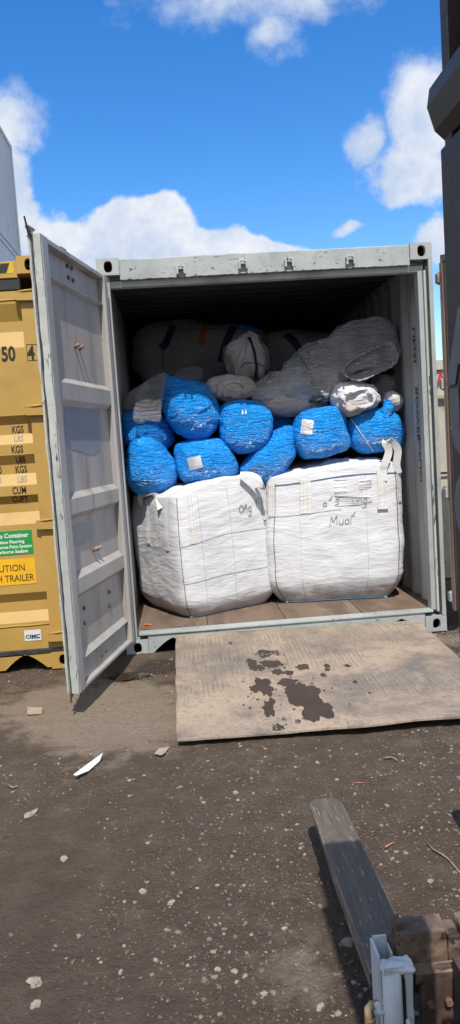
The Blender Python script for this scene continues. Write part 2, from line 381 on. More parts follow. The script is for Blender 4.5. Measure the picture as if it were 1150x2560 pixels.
# ------------------------------------------------------------------ the ground
def dens_axis(lo, hi, step, far, k=1.35):
    a = []; x = lo
    while x < hi: a.append(x); x += step
    a.append(hi); s = step; x = hi
    while x < far: s *= k; x += s; a.append(x)
    s = step; x = lo; pre = []
    while x > -far: s *= k; x -= s; pre.append(x)
    return pre[::-1]+a
def ground_z(x, y):
    z = .010*fbm((x, y, 0), 1.6, 3, 1) + .006*fbm((x, y, 0), 9, 4, 2)+.0035*fbm((x, y, 3), 38, 2, 4)
    z += .02*math.exp(-((x-.17)**2/.10+(y+.02)**2/.015))      # a lip of mud along the sill
    d2 = ((x-2.28)/.26)**2+((y+.62)/.24)**2; z -= .022*math.exp(-d2*1.2)   # puddle hollows
    d3 = ((x-.06)/.16)**2+((y+.40)/.13)**2; z -= .016*math.exp(-d3*1.2)
    return z-.012
bm = BM(); xs = dens_axis(-1.6, 2.9, .018, 900); ys = dens_axis(-4.6, .8, .018, 900)
G = [[bm.verts.new((x, y, ground_z(x, y) if abs(x) < 8 and abs(y) < 10 else -.012)) for x in xs] for y in ys]
for j in range(len(ys)-1):
    for i in range(len(xs)-1): bm.faces.new((G[j][i], G[j][i+1], G[j+1][i+1], G[j+1][i]))
gm, k, b = principled('packed dirt')
pos = k.n('ShaderNodeNewGeometry').outputs['Position']
px_ = k.n('ShaderNodeSeparateXYZ', {0: pos})
def gauss(cx, cy, rx, ry):
    a = k.m('DIVIDE', k.m('SUBTRACT', px_.outputs[0], cx), rx); c = k.m('DIVIDE', k.m('SUBTRACT', px_.outputs[1], cy), ry)
    return k.m('POWER', 2.718, k.m('MULTIPLY', k.m('ADD', k.m('MULTIPLY', a, a), k.m('MULTIPLY', c, c)), -1))
big = k.noise(pos, 1.3, 6, .6); mid = k.noise(pos, 7, 7, .65); fine = k.noise(pos, 42, 8, .72); grit = k.noise(pos, 130, 4, .7)
col = k.mix(k.ss(mid, .35, .68), (.092, .068, .051), (.124, .096, .073))
dry = k.m('ADD', gauss(.02, -1.22, .52, .56), k.m('MULTIPLY', gauss(-.40, -.85, .40, .35), .6))
dry = k.m('ADD', dry, k.m('ADD', k.m('MULTIPLY', gauss(.74, -3.48, .11, .16), .42), k.m('MULTIPLY', gauss(2.4, -.2, .5, .25), .5)))
dry = k.m('ADD', dry, k.m('ADD', k.m('MULTIPLY', k.m('SUBTRACT', mid, .5), 1.3), k.m('MULTIPLY', k.m('SUBTRACT', big, .5), .7)))
col = k.mix(k.m('MULTIPLY', k.ss(dry, .12, .62), .95), col, (.27, .218, .165))
wet = k.m('ADD', k.m('ADD', gauss(.25, -.30, .22, .20), gauss(2.25, -.6, .32, .3)), k.m('MULTIPLY', k.m('SUBTRACT', mid, .5), .8))
wetm = k.ss(wet, .35, .7)
col = k.mix(k.m('MULTIPLY', wetm, .8), col, (.036, .028, .023))
col = k.mix(k.m('MULTIPLY', k.ss(fine, .60, .74), .75), col, (.17, .145, .115))
col = k.mix(k.m('MULTIPLY', k.ss(grit, .66, .74), .6), col, (.26, .23, .19))
col = k.mix(k.m('MULTIPLY', k.ss(fine, .44, .30), .6), col, (.030, .023, .019))
col = k.mix(.08, col, (.10, .05, .02))
k.t.links.new(col, b.inputs['Base Color'])
k.t.links.new(k.m('SUBTRACT', .92, k.m('MULTIPLY', wetm, .45)), b.inputs['Roughness']); b.inputs['Specular IOR Level'].default_value = .25
damp = k.ss(k.noise(pos, 2.1, 5, .6, .8), .50, .66)
hh = k.m('ADD', k.m('MULTIPLY', fine, 1.0), k.m('MULTIPLY', grit, .35))
k.t.links.new(k.n('ShaderNodeBump', {'Height': hh, 'Strength': 1.0, 'Distance': .026}).outputs[0], b.inputs['Normal'])
obj('ground', bm, gm, smooth=True, kind='structure')

def pebble(bm, c, r, flat, rng, sub, lay=None, shade=None):
    g = bmesh.ops.create_icosphere(bm, subdivisions=sub, radius=1)['verts']
    an = rng.random()*6.28; ca, sa = math.cos(an), math.sin(an); el = rng.uniform(.6, 1.0); sd = rng.random()*50
    for v in g:
        d = 1+.5*noise.noise(v.co*1.1+Vector((sd, 0, 0)))+(.16*noise.noise(v.co*3+Vector((0, sd, 0))) if sub > 1 else rng.uniform(-.14, .14))
        x, y, z = v.co.x*d*r, v.co.y*d*r*el, max(v.co.z*d, -.4)*r*flat
        v.co = Vector((x*ca-y*sa+c[0], x*sa+y*ca+c[1], z+c[2]))
    if lay is not None:
        done = set()
        for v in g:
            for f in v.link_faces:
                for l in f.loops: l[lay] = shade
    return g
def stone_mat(name, attr=True):
    m, k, b = principled(name); pos = k.n('ShaderNodeTexCoord').outputs['Object']
    base = k.n('ShaderNodeAttribute', attribute_name='tone').outputs['Color'] if attr else k.mix(k.ss(k.noise(pos, 25, 4), .3, .7), (.30, .26, .205), (.20, .18, .15))
    c = k.mix(k.m('MULTIPLY', k.ss(k.noise(pos, 60, 6, .7), .5, .7), .55), base, (.12, .095, .075))
    k.t.links.new(c, b.inputs['Base Color']); b.inputs['Roughness'].default_value = .9
    k.t.links.new(k.n('ShaderNodeBump', {'Height': k.noise(pos, 120, 4), 'Strength': .5, 'Distance': .004}).outputs[0], b.inputs['Normal'])
    return m
rng = random.Random(3)
tb_ = BM(); bmesh.ops.create_icosphere(tb_, subdivisions=1, radius=1)
TV = [v.co.copy() for v in tb_.verts]; TF = [[v.index for v in f.verts] for f in tb_.faces]; tb_.free()
GVv, GFf, GCc = [], [], []
cnt = 0
while cnt < 15000:
    y = rng.uniform(-4.4, .5); x = rng.uniform(-1.5, 2.9)
    lim = .62*(y+5.6)
    if not (.5-.24*(y+5.56)-.15 < x < .55+.39*(y+5.56)+.15): continue
    if .36 < x < 2.16 and -1.8 < y < 0: continue
    if 0 <= x and y > 0: 
        if x < 2.45: continue
    cl = fbm((x, y, 0), 1.5, 3, 12)
    dens_ = .40+.9*cl+(.45 if (y < -2 and x > .3) else 0)+(.9 if (y > -.9 and x > 2.3) else 0)-(.25 if y < -2.2 and x < .1 else 0)
    if rng.random() > dens_: continue
    clod = rng.random() < .66
    r = .0026+.0095*rng.random()**6.0 if not clod else .003+.005*rng.random()**2.5
    if y > -1.8: r *= 1.1
    t = rng.random(); br = rng.uniform(.6, 1.12)
    c = (.25*br, .212*br, .168*br, 1) if t < .5 else ((.165*br, .145*br, .122*br, 1) if t < .85 else (.12, .10, .085, 1))
    if clod: u = rng.uniform(.75, 1.25); dd = math.exp(-((x-.02)/.55)**2-((y+1.2)/.6)**2); c = ((.086+.13*dd)*u, (.064+.105*dd)*u, (.048+.08*dd)*u, 1)
    cnt += 1; z = ground_z(x, y)+r*.1; fl = rng.uniform(.4, .75); an = rng.random()*6.28; ca, sa = math.cos(an), math.sin(an); el = rng.uniform(.55, 1); sd = rng.random()*50; b0 = len(GVv)
    for v in TV:
        d = (1+.5*noise.noise(v*1.1+Vector((sd, 0, 0)))+rng.uniform(-.14, .14))*r
        GVv.append((x+v.x*d*ca-v.y*d*el*sa, y+v.x*d*sa+v.y*d*el*ca, z+max(v.z*d, -.4*r)*fl)); GCc.append(c)
    GFf += [[b0+i for i in f] for f in TF]
me = bpy.data.meshes.new('gravel'); me.from_pydata(GVv, [], GFf)
at_ = me.attributes.new('tone', 'FLOAT_COLOR', 'POINT'); at_.data.foreach_set('color', [q for c in GCc for q in c])
gv = bpy.data.objects.new('gravel', me); COL.objects.link(gv); gv['kind'] = 'stuff'; me.materials.append(stone_mat('pale gravel'))
M['stone'] = stone_mat('pale stone', False)
STONES = [(870, 2345, 26, 'grey lump of rock in the shadow under the near fork'), (75, 2030, 28, 'flat pale rock at the left edge of the dirt'),
 (85, 2445, 34, 'large flat buff rock sunk in the dirt near the bottom'), (88, 2497, 20, 'buff rock just below the larger flat rock'),
 (160, 2140, 18, 'wedge of pale rock on the dark dirt'), (427, 2247, 16, 'lone pale stone on the middle of the bare dirt'), (660, 2480, 14, 'bluish grey stone left of the fork shadow'),
 (800, 2510, 18, 'angular pale stone by the edge of the fork shadow'), (545, 2418, 13, None), (612, 2436, 12, None), (300, 2418, 12, None), (323, 1945, 10, None), (357, 2218, 13, None), (590, 1972, 11, None), (1075, 2190, 12, None)]
for px, py, hw, lab in STONES:
    g = at(px, py, Z=0); d = (g-CAM).dot(_f); r = hw*.72*d/FOC
    bm = BM(); pebble(bm, (g.x, g.y, ground_z(g.x, g.y)+r*.1), r, .45 if hw < 24 else .3, rng, 3)
    o = obj('stone', bm, M['stone'], smooth=False, loc=(g.x, g.y, ground_z(g.x, g.y)))
    settag(o, lab or 'small pale stone among the gravel on the open dirt', 'stone', 'loose stones on the dirt')

def patch(px, py, rx, ry, z, seed, n=48, sink=0):
    c = at(px, py, Z=z); bm = BM(); cv = bm.verts.new((c.x, c.y, z)); L = []
    for j in range(n):
        a = j*2*math.pi/n; k_ = 1+.45*fbm((math.cos(a), math.sin(a), seed), 1.3, 3, seed)
        L.append(bm.verts.new((c.x+math.cos(a)*rx*k_, c.y+math.sin(a)*ry*k_, z)))
    for j in range(n): bm.faces.new((cv, L[j], L[(j+1) % n]))
    return bm
wm, k, b = principled('muddy water'); b.inputs['Base Color'].default_value = (.045, .030, .018, 1); b.inputs['Roughness'].default_value = .03
b.inputs['Specular IOR Level'].default_value = .6
obj('puddle', patch(1143, 1650, .30, .20, -.016, 3), wm, kind='structure')
obj('puddle', patch(322, 1690, .13, .09, -.015, 5), wm, kind='structure')

# ------------------------------------------------------------------ containers: shared pieces
def stadium(cx, cz, hw, hh, n=32):
    out = []
    for j in range(n):
        a = (j+.5)*2*math.pi/n; x, z = math.cos(a), math.sin(a)
        s = (abs(x)**2.6+abs(z)**2.6)**(-1/2.6)
        out.append((cx+x*s*hw, cz+z*s*hh))
    return out
def casting(name, x0, z0, y, parent, m, mh, dx=.162, dy=.178, dz=.118, hw=.030, hh=.040, tilt=0):
    """corner casting with an oval aperture in its front face"""
    bm = BM(); n = 32; x1, z1 = x0+dx, z0+dz; cx, cz = x0+dx*.52, z0+dz*.5
    inn = stadium(cx, cz, hw, hh, n); outp = []
    for (ix, iz) in inn:
        vx, vz = ix-cx, iz-cz
        s = min((dx*.5-abs(cx-(x0+dx/2)))/abs(vx) if abs(vx) > 1e-6 else 9e9, dz*.5/abs(vz) if abs(vz) > 1e-6 else 9e9)
        outp.append((cx+vx*s, cz+vz*s))
    # project to the true rectangle
    outp = [(min(max(a, x0), x1) if abs(a-x0) > .008 else x0, c) for a, c in outp]
    cr = [(x0, z0), (x1, z0), (x1, z1), (x0, z1)]
    for c in cr:                           # snap the nearest ring point onto each corner
        i = min(range(n), key=lambda q: (outp[q][0]-c[0])**2+(outp[q][1]-c[1])**2); outp[i] = c
    outp = [((x0 if a < x0+.02 and z0 < c < z1 else x1 if a > x1-.02 and z0 < c < z1 else a), c) for a, c in outp]
    O = [bm.verts.new((a, y, c)) for a, c in outp]; I = [bm.verts.new((a, y, c)) for a, c in inn]
    D = [bm.verts.new((a, y+.035, c)) for a, c in inn]
    E = [bm.verts.new((cx+(a-cx)*1.5, y+.036, cz+(c-cz)*1.25)) for a, c in inn]
    Bk = [bm.verts.new((cx+(a-cx)*1.5, y+.12, cz+(c-cz)*1.25)) for a, c in inn]
    OB = [bm.verts.new((a, y+dy, c)) for a, c in outp]
    for j in range(n):
        q = (j+1) % n
        bm.faces.new((O[j], O[q], I[q], I[j])); bm.faces.new((I[j], I[q], D[q], D[j])).material_index = 0
        bm.faces.new((D[j], D[q], E[q], E[j])).material_index = 1
        bm.faces.new((E[j], E[q], Bk[q], Bk[j])).material_index = 1
        bm.faces.new((O[j], OB[j], OB[q], O[q]))
    bm.faces.new(Bk).material_index = 1; bm.faces.new(OB[::-1])
    bmesh.ops.recalc_face_normals(bm, faces=bm.faces)
    return obj(name, bm, [m, mh], parent)
def corrugated(x, y0, y1, z0, z1, depth, out, pitch=.278, mi=0, th=.004):
    """side wall: trapezoid corrugation running along y, with a thickness"""
    prof = []; y = y0
    while y < y1:
        prof += [(y, 0), (y+pitch*.26, 0), (y+pitch*.5, 1), (y+pitch*.76, 1)]; y += pitch
    prof = [(min(a, y1), c) for a, c in prof]+[(y1, 0)]
    bm = BM(); A = []; B = []
    for a, c in prof:
        xx = x+out*c*depth
        A.append((bm.verts.new((xx, a, z0)), bm.verts.new((xx, a, z1))))
        B.append((bm.verts.new((xx+th, a, z0)), bm.verts.new((xx+th, a, z1))))
    for L in (A, B):
        for p, q in zip(L, L[1:]): bm.faces.new((p[0], q[0], q[1], p[1]))
    for p, q, r, s in zip(A, A[1:], B, B[1:]):
        bm.faces.new((p[1], q[1], s[1], r[1])); bm.faces.new((p[0], q[0], s[0], r[0]))
    bmesh.ops.recalc_face_normals(bm, faces=bm.faces)
    return bm
def roof_bm(x0, x1, y0, y1, z, pitch=.21):
    bm = BM(); L = []; y = y0
    while y < y1:
        for a, c in ((0, 0), (.3, 0), (.45, -.02), (.75, -.02), (.9, 0)):
            if y+a*pitch < y1: L.append((bm.verts.new((x0, y+a*pitch, z+c)), bm.verts.new((x1, y+a*pitch, z+c))))
        y += pitch
    for p, q in zip(L, L[1:]): bm.faces.new((p[0], p[1], q[1], q[0]))
    r = bmesh.ops.extrude_face_region(bm, geom=list(bm.faces)); vs = [g for g in r['geom'] if isinstance(g, bmesh.types.BMVert)]
    bmesh.ops.translate(bm, verts=vs, vec=(0, 0, .004)); bmesh.ops.recalc_face_normals(bm, faces=bm.faces)
    return bm

# ------------------------------------------------------------------ the open grey container
HC = 2.896; LEN = 12.19
gc = thing('shipping_container', (1.219, 0, 0), 'pale grey shipping container standing open, stuffed with bulk bags and blue sacks', 'shipping container')
casting('corner_casting', 0, HC-.118, 0, gc, M['grey'], M['hole_rust'])
casting('corner_casting', 2.276, HC-.118, 0, gc, M['grey'], M['hole_rust'])
casting('corner_casting', 0, 0, 0, gc, M['grey'], M['hole'])
casting('corner_casting', 2.276, 0, 0, gc, M['grey'], M['hole'])
# header with a ragged weather-beaten lower edge
bm = BM(); n = 240; T = []; 
for i in range(n+1):
    x = .164+(2.274-.164)*i/n
    zt = HC-.006+.004*fbm((x, 0, 0), 5, 3, 3); zb = 2.745+.004*fbm((x, 0, 5), 30, 2, 4)
    T.append([bm.verts.new(p) for p in ((x, .012, zb), (x, .012, (zt+zb)/2), (x, .012+.004*fbm((x, 0, 2), 6, 2), zt-.008), (x, .024, zt), (x, .12, zt), (x, .12, zb+.02), (x, .05, zb-.0))])
for a, c in zip(T, T[1:]):
    for q in range(7): bm.faces.new((a[q], c[q], c[(q+1) % 7], a[(q+1) % 7]))
bm.faces.new(T[0]); bm.faces.new(T[-1][::-1]); bmesh.ops.recalc_face_normals(bm, faces=bm.faces)
hd = obj('header', bm, M['grey_flaked'], gc)
bm = BM(); box(bm, (.06, .052, 2.700), (2.378, .12, 2.743)); obj('header_lip', bm, M['grey_in'], hd)
for px, py in ((452, 677), (607, 664), (722, 659), (875, 653)):
    p = at(px, py, Y=0); bm = BM(); x, z = p.x, p.z
    box(bm, (x-.034, -.034, z-.028), (x-.018, .010, z+.030), .004); box(bm, (x+.018, -.034, z-.028), (x+.034, .010, z+.030), .004)
    box(bm, (x-.030, -.022, z+.006), (x+.030, .010, z+.026), .006); box(bm, (x-.022, -.026, z+.026), (x-.002, .010, z+.040), .005); box(bm, (x+.004, -.028, z+.022), (x+.024, .010, z+.036), .005)
    box(bm, (x-.017, .004, z-.03), (x+.017, .0105, z+.004))
    obj('cam_keeper', bm, M['grey_edge'], gc)
# sill with the cut-outs above the ground
def sill(x0, x1, y0, y1, zt, nw=.30, nh=.105, gap=.022):
    pl = [(x0, .012), (x0+gap, .012)]
    for j in range(9): a = j/8; pl.append((x0+gap+.012+nw*a, .012+nh*max(0, 1-abs(2*a-1)**1.35)))
    pl += [(x0+gap+nw+.03, .012), (x1-gap-nw-.03, .012)]
    for j in range(9): a = j/8; pl.append((x1-gap-.012-nw*(1-a), .012+nh*max(0, 1-abs(2*a-1)**1.35)))
    pl += [(x1-gap, .012), (x1, .012), (x1, zt), (x0, zt)]
    return prism(BM(), pl, 'y', y0, y1)
bm = sill(.164, 2.274, .012, .030, .150)
box(bm, (.10, .0, .150), (2.34, .10, .166), .004)
obj('sill', bm, M['grey_flaked'], gc)
bm = BM(); box(bm, (.001, .10, .12), (2.437, LEN-.06, .160))
for i in range(3):                      # plank joints
    x = .03+2.378*(i+1)/4
flo = obj('floor', bm, M['floor'], gc)
bm = BM()
for x in (.62, 1.22, 1.82): box(bm, (x-.003, .11, .1595), (x+.003, 4, .1615))
obj('floor_joint', bm, M['hole'], flo)
# posts
bm = BM(); box(bm, (.0, .0, .120), (.030, .14, HC-.120), .003); obj('corner_post', bm, M['grey'], gc); bm = BM(); box(bm, (.032, .03, .12), (.085, .10, HC-.120), .004); obj('inner_post', bm, M['grey'], gc)
bm = BM()
box(bm, (2.408, .0, .120), (2.438, .14, HC-.120), .003); ip = BM(); box(ip, (2.336, .035, .16), (2.372, .12, 2.70), .004); obj('inner_post', ip, M['grey'], gc)
cp = obj('corner_post', bm, M['grey'], gc)
bm = BM(); box(bm, (2.373, .012, .150), (2.390, .11, 2.70), .003); obj('flange', bm, M['grey_edge'], cp)
bm = BM(); box(bm, (2.3905, .030, .13), (2.4075, .06, 2.77)); obj('groove', bm, M['rubber'], cp)
for px, py in ((1054, 930), (1062, 1180), (1072, 1355)):
    p = at(px, py, Y=.15); bm = BM(); tube(bm, [(p.x-.012, .15, p.z+.008), (p.x, .14, p.z), (p.x+.012, .15, p.z+.004)], .004, 6); obj('lashing_ring', bm, M['grey'], cp)
obj('side_wall', corrugated(.034, .14, LEN, .16, 2.862, .034, -1), M['grey_in'], gc)
rw = obj('side_wall', corrugated(2.404, .14, LEN, .16, 2.862, .034, 1), M['grey_in'], gc)
obj('roof', roof_bm(.002, 2.436, .12, LEN, 2.862), M['roof_in'], gc)
bm = BM(); box(bm, (-.01, LEN-.05, .02), (2.448, LEN, 2.88)); obj('end_wall', bm, M['grey_in'], gc)
bm = BM(); 
for x0 in (.0, 2.410): box(bm, (x0, .18, 2.80), (x0+.028, LEN, HC-.005)); box(bm, (x0, .18, .012), (x0+.028, LEN, .158))
obj('side_rail', bm, M['grey'], gc)
# black stencilled marks inside on the right wall, running down beside the door
for s, (px, py), hgt in (('UN2L', (1036, 815), .085), ('BOWES', (1043, 965), .085), ('WFUO', (1051, 1085), .085)):
    p = at(px, py, X=2.398)
    mtx = Matrix(((0, 0, -1, 2.3985), (0, 1, 0, p.y), (-1, 0, 0, p.z), (0, 0, 0, 1)))
    text('lettering', s, None, hgt, M['black_paint'], rw, matrix=mtx, sx=1.5)

# -- the left door, swung out towards the viewer, its inner face seen
DA = .222; HX, HY = .045, -.05
ds = Vector((-math.sin(DA), -math.cos(DA), 0)); dn_ = Vector((math.cos(DA), -math.sin(DA), 0))
def D3(s, n, z): return Vector((HX, HY, 0))+ds*s+dn_*n+Vector((0, 0, z))
def dmat(bm):
    for v in bm.verts: v.co = D3(*v.co)
    bmesh.ops.recalc_face_normals(bm, faces=bm.faces)
    return bm
def don(px, py):                        # door coordinates of a photo pixel (inner skin)
    d = ray(px, py); t = (Vector((HX, HY, 0))-CAM).dot(dn_)/d.dot(dn_); p = CAM+d*t-Vector((HX, HY, 0))
    return p.dot(ds), p.z
DZ0, DZ1, DL = .135, 2.757, 1.17
door = obj('door', dmat(box(BM(), (.06, -.030, DZ0+.05), (DL-.06, -.022, DZ1-.04))), M['grey_clean'], gc)
bm = BM(); box(bm, (DL-.100, -.045, DZ0), (DL-.012, .030, DZ1), .004); obj('door_frame', dmat(bm), M['grey_clean'], door)
bm = BM(); prism(bm, [(.0, -.045), (.055, -.045), (.075, .012), (.062, .030), (.0, .030)], 'z', DZ0, DZ1); obj('door_frame', dmat(bm), M['grey_clean'], door)
bm = BM(); box(bm, (.074, -.045, DZ1-.03), (DL-.10, .026, DZ1-.002), .003); obj('top_rail', dmat(bm), M['grey_clean'], door)
bm = BM(); box(bm, (.074, -.045, DZ0+.002), (DL-.10, .028, DZ0+.022), .003); box(bm, (.074, -.020, DZ0+.022), (DL-.10, -.012, DZ0+.15)); obj('bottom_rail', dmat(bm), M['grey_clean'], door)
def wavy(s0, s1, n0, n1, z0, z1, amp, seed):
    """a long thin member with dented, uneven edges"""
    bm = BM(); L = []; n = 90
    for i in range(n+1):
        z = z0+(z1-z0)*i/n; a, c, d = (amp*fbm((seed, q, z), 7, 3, seed) for q in (0, 3, 6))
        L.append([bm.verts.new(p) for p in ((s0, n0+a, z), (s1+d, n0+a, z), (s1+d*.6, n1+c, z), (s0, n1+c, z))])
    for p, q in zip(L, L[1:]):
        for e in range(4): bm.faces.new((p[e], p[(e+1) % 4], q[(e+1) % 4], q[e]))
    bm.faces.new(L[0]); bm.faces.new(L[-1][::-1]); return bm
obj('door_edge', dmat(wavy(DL-.0118, DL, -.046, -.034, DZ0+.004, DZ1-.002, .005, 1)), M['grey_edge'], door)
obj('door_edge', dmat(wavy(DL-.0118, DL+.006, -.016, .028, DZ0+.004, DZ1-.002, .005, 2)), M['grey_edge'], door)
bm = BM(); box(bm, (DL-.0115, -.030, DZ0+.004), (DL-.005, -.020, DZ1+.002))
obj('gasket', dmat(bm), M['rubber'], door)
zA = [don(px, py)[1] for px, py in ((200, 905), (200, 955), (205, 1190), (205, 1238), (230, 1395), (230, 1450))]
def rib(z0, z1, dpt=.036, s0=.076, s1=DL-.101):
    e = .035
    return dmat(prism(BM(), [(-.021, z0-e), (dpt-.021, z0), (dpt-.021, z1), (-.021, z1+e)], 'x', s0, s1))
for z0, z1 in ((1.855, 1.955), (1.175, 1.265), (.695, .785)):
    obj('rib', rib(z0, z1), M['grey_clean'], door)
def ledge(zl, dpt=.03, s0=.076, s1=DL-.101, dn=.02, up=.012):
    return dmat(prism(BM(), [(-.021, zl-dn), (dpt-.021, zl-.004), (dpt-.021, zl), (-.021, zl+up)], 'x', s0, s1))
obj('ledge', ledge(2.555), M['grey_clean'], door); obj('ledge', ledge(.30, .030, dn=.03, up=.035), M['grey_clean'], door)
# bolts through the door
def bolts(lst, r, name, m, ln=.02, up=.0):
    for px, py in lst:
        s, z = don(px, py); bm = BM()
        tube(bm, [(s, -.022, z), (s, -.022+ln, z+up)], [r*1.2, r*.9], 10)
        obj(name, dmat(bm), m, door)
bolts([(175, 664), (186, 670), (178, 693), (189, 700), (115, 623), (115, 659), (134, 845)], .012, 'bolt', M['rust'], .012)
bolts([(195, 868), (206, 872), (241, 1376), (250, 1373)], .011, 'bolt', M['rust_pale'], .034, .02)
bolts([(217, 1520), (220, 1557), (279, 1480), (281, 1515), (186, 1401), (260, 1640), (270, 1628)], .012, 'bolt', M['rust'], .012)
# a darker rubbed panel on the inner skin
def skin_patch(pts, name, m, seed, n=60, nn=-.0205):
    q = smooth_loop([don(*p) for p in pts], n); bm = BM(); c = sum(q, Vector((0, 0)))/n
    cv = bm.verts.new((c.x, nn, c.y)); L = []
    for j, a in enumerate(q):
        a = c+(a-c)*(1+.05*fbm((a.x, a.y, 0), 14, 3, seed)); L.append(bm.verts.new((a.x, nn, a.y)))
    for j in range(n): bm.faces.new((cv, L[j], L[(j+1) % n]))
    return obj(name, dmat(bm), m, door)
M['rub'] = mat('darker rubbed paint', (.31, .325, .345), (.27, .28, .30), 5, .45, bump=.1, bscale=30)
skin_patch([(172, 975), (215, 975), (250, 988), (255, 1010), (257, 1120), (230, 1135), (180, 1115), (170, 1050)], 'rubbed_patch', M['rub'], 2)
skin_patch([(182, 1322), (235, 1300), (243, 1330), (225, 1355), (185, 1365)], 'rubbed_patch', M['rub'], 5)
# rod ends standing on the door's top, and the torn gasket corner
for s in (DL-.06, .62):
    bm = BM(); tube(bm, [(s, -.052, DZ1-.01), (s, -.052, DZ1+.035)], .013, 10)
    box(bm, (s-.012, -.066, DZ1-.004), (s+.030, -.036, DZ1+.006), .003)
    prism(bm, [(s-.045, DZ1+.048), (s-.012, DZ1+.030), (s+.012, DZ1+.030), (s+.050, DZ1+.046), (s+.048, DZ1+.056), (s-.045, DZ1+.056)], 'y', -.062, -.042)
    obj('rod_cam', dmat(bm), M['rust_pale'], door)
bm = BM(); prism(bm, [(DL-.03, DZ1), (DL+.014, DZ1-.006), (DL+.05, DZ1+.085), (DL+.02, DZ1+.03)], 'y', -.040, -.030); obj('gasket_flap', dmat(bm), M['rubber'], door)
bm = BM(); prism(bm, [(DL-.05, DZ0), (DL+.008, DZ0+.004), (DL+.012, DZ0-.05), (DL-.005, DZ0-.02)], 'y', -.030, -.020); obj('gasket_flap', dmat(bm), M['rubber'], door)
for z in (.35, 1.05, 1.8, 2.5):         # hinges
    bm = BM(); tube(bm, [(-.012, -.02, z-.06), (-.012, -.02, z+.06)], .014, 10); box(bm, (-.012, -.030, z-.045), (.10, -.045, z+.045)); obj('hinge', dmat(bm), M['grey'], door)
for s in (.35, .85):                    # locking rods on the outer side
    bm = BM(); tube(bm, [(s, -.068, .15), (s, -.068, 2.74)], .016, 10); obj('locking_rod', dmat(bm), M['grey'], door)
# -- the right door, folded right back along the container's side
RB = R(52); rs = Vector((math.cos(RB), math.sin(RB), 0)); rn = Vector((math.sin(RB), -math.cos(RB), 0))
def rmat(bm):
    for v in bm.verts: v.co = Vector((2.470, -.10, 0))+rs*v.co.x+rn*v.co.y+Vector((0, 0, v.co.z))
    bmesh.ops.recalc_face_normals(bm, faces=bm.faces); return bm
rd = obj('door', rmat(box(BM(), (.05, -.01, DZ0+.07), (DL-.05, -.002, DZ1-.05))), M['grey_clean'], gc)
bm = BM(); box(bm, (.012, -.024, DZ0+.05), (.085, .034, DZ1-.03), .004); obj('door_frame', rmat(bm), M['grey_edge'], rd)
bm = BM(); box(bm, (DL-.08, -.024, DZ0+.05), (DL, .034, DZ1-.03), .004); box(bm, (.086, -.02, DZ0+.05), (DL-.081, .03, DZ0+.11)); box(bm, (.086, -.02, DZ1-.09), (DL-.081, .03, DZ1-.03)); obj('door_frame', rmat(bm), M['grey_clean'], rd)
for z0, z1 in ((1.86, 1.955), (1.175, 1.265), (.695, .785)):
    obj('rib', rmat(prism(BM(), [(-.001, z0-.03), (.03, z0), (.03, z1), (-.001, z1+.03)], 'x', .087, DL-.082)), M['grey_clean'], rd)
bm = BM(); prism(bm, [(.010, -.010), (-.012, -.006), (-.016, .004), (-.008, .012), (.010, .012)], 'z', DZ0+.04, DZ1-.02); obj('gasket', rmat(bm), M['gasket_brown'], rd)
bm = BM(); prism(bm, [(.011, .0125), (-.002, .0125), (-.006, .022), (.0, .034), (.011, .0345)], 'z', DZ0+.045, DZ1-.015); obj('gasket', rmat(bm), M['gasket_worn'], rd)
bm = BM(); box(bm, (-.012, -.006, DZ1-.03), (.012, .03, DZ1+.02), .005); obj('gasket_flap', rmat(bm), M['rubber'], rd)
for px, py in ((1083, 697), (1087, 962), (1097, 1234), (1106, 1493)):
    p = at(px, py, Y=-.06); bm = BM(); box(bm, (2.440, -.085, p.z-.035), (2.488, -.035, p.z+.035), .005); tube(bm, [(2.463, -.06, p.z-.045), (2.463, -.06, p.z+.045)], .012, 8)
    obj('hinge', bm, M['rust_pale'] if py < 800 else M['grey'], rd)

# ------------------------------------------------------------------ the yellow container next to it
YX1, YY = -.365, -.15
yc = thing('shipping_container', (-1.58, YY, 0), 'mustard yellow shipping container with closed doors and capacity lettering', 'shipping container')
YX0 = YX1-2.438; YH = 2.905
for x0 in (YX0, YX1-.162):
    casting('corner_casting', x0, YH-.118, YY, yc, M['yellow'], M['hole_rust']); casting('corner_casting', x0, 0, YY, yc, M['yellow'], M['hole'])
bm = BM(); zt = at(30, 690, Y=YY).z; zg = at(30, 722, Y=YY).z
box(bm, (YX0+.164, YY+.012, zt-.01), (YX1-.164, YY+.10, YH-.03), .004); yh = obj('header', bm, M['yellow'], yc)
bm = BM(); box(bm, (YX0+.10, YY+.020, zg-.005), (YX1-.155, YY+.06, zt-.011), .006); obj('gutter', bm, M['dark_steel'], yh)
bm = BM()
for i in range(9):                      # black and yellow hazard band
    x = -.66-.115*i; z0, z1 = at(12, 681, Y=YY).z, at(20, 657, Y=YY).z
    prism(bm, [(x, z0), (x+.060, z0), (x+.085, z1), (x+.025, z1)], 'y', YY+.0085, YY+.0100)
hz = obj('hazard_stripe', bm, M['black_paint'], yh)
bm = BM(); box(bm, (YX0+.3, YY+.0105, z0-.004), (YX1-.185, YY+.0118, z1+.004)); obj('hazard_band', bm, M['sign_yellow'], yh)
zs = at(60, 1640, Y=YY).z
obj('sill', sill(YX0+.164, YX1-.164, YY+.012, YY+.03, zs, .30, .105, .02), M['yellow'], yc)
bm = BM(); box(bm, (YX0+.03, YY+.014, zs+.001), (YX1-.03, YY+.06, zs+.040), .006); obj('gasket', bm, M['rubber'], yc)
bm = BM()
for x0 in (YX0, YX1-.055): box(bm, (x0, YY+.03, .12), (x0+.055, YY+.14, YH-.12), .003)
obj('corner_post', bm, M['yellow'], yc)
zb_, zt_ = zs+.041, zg-.012
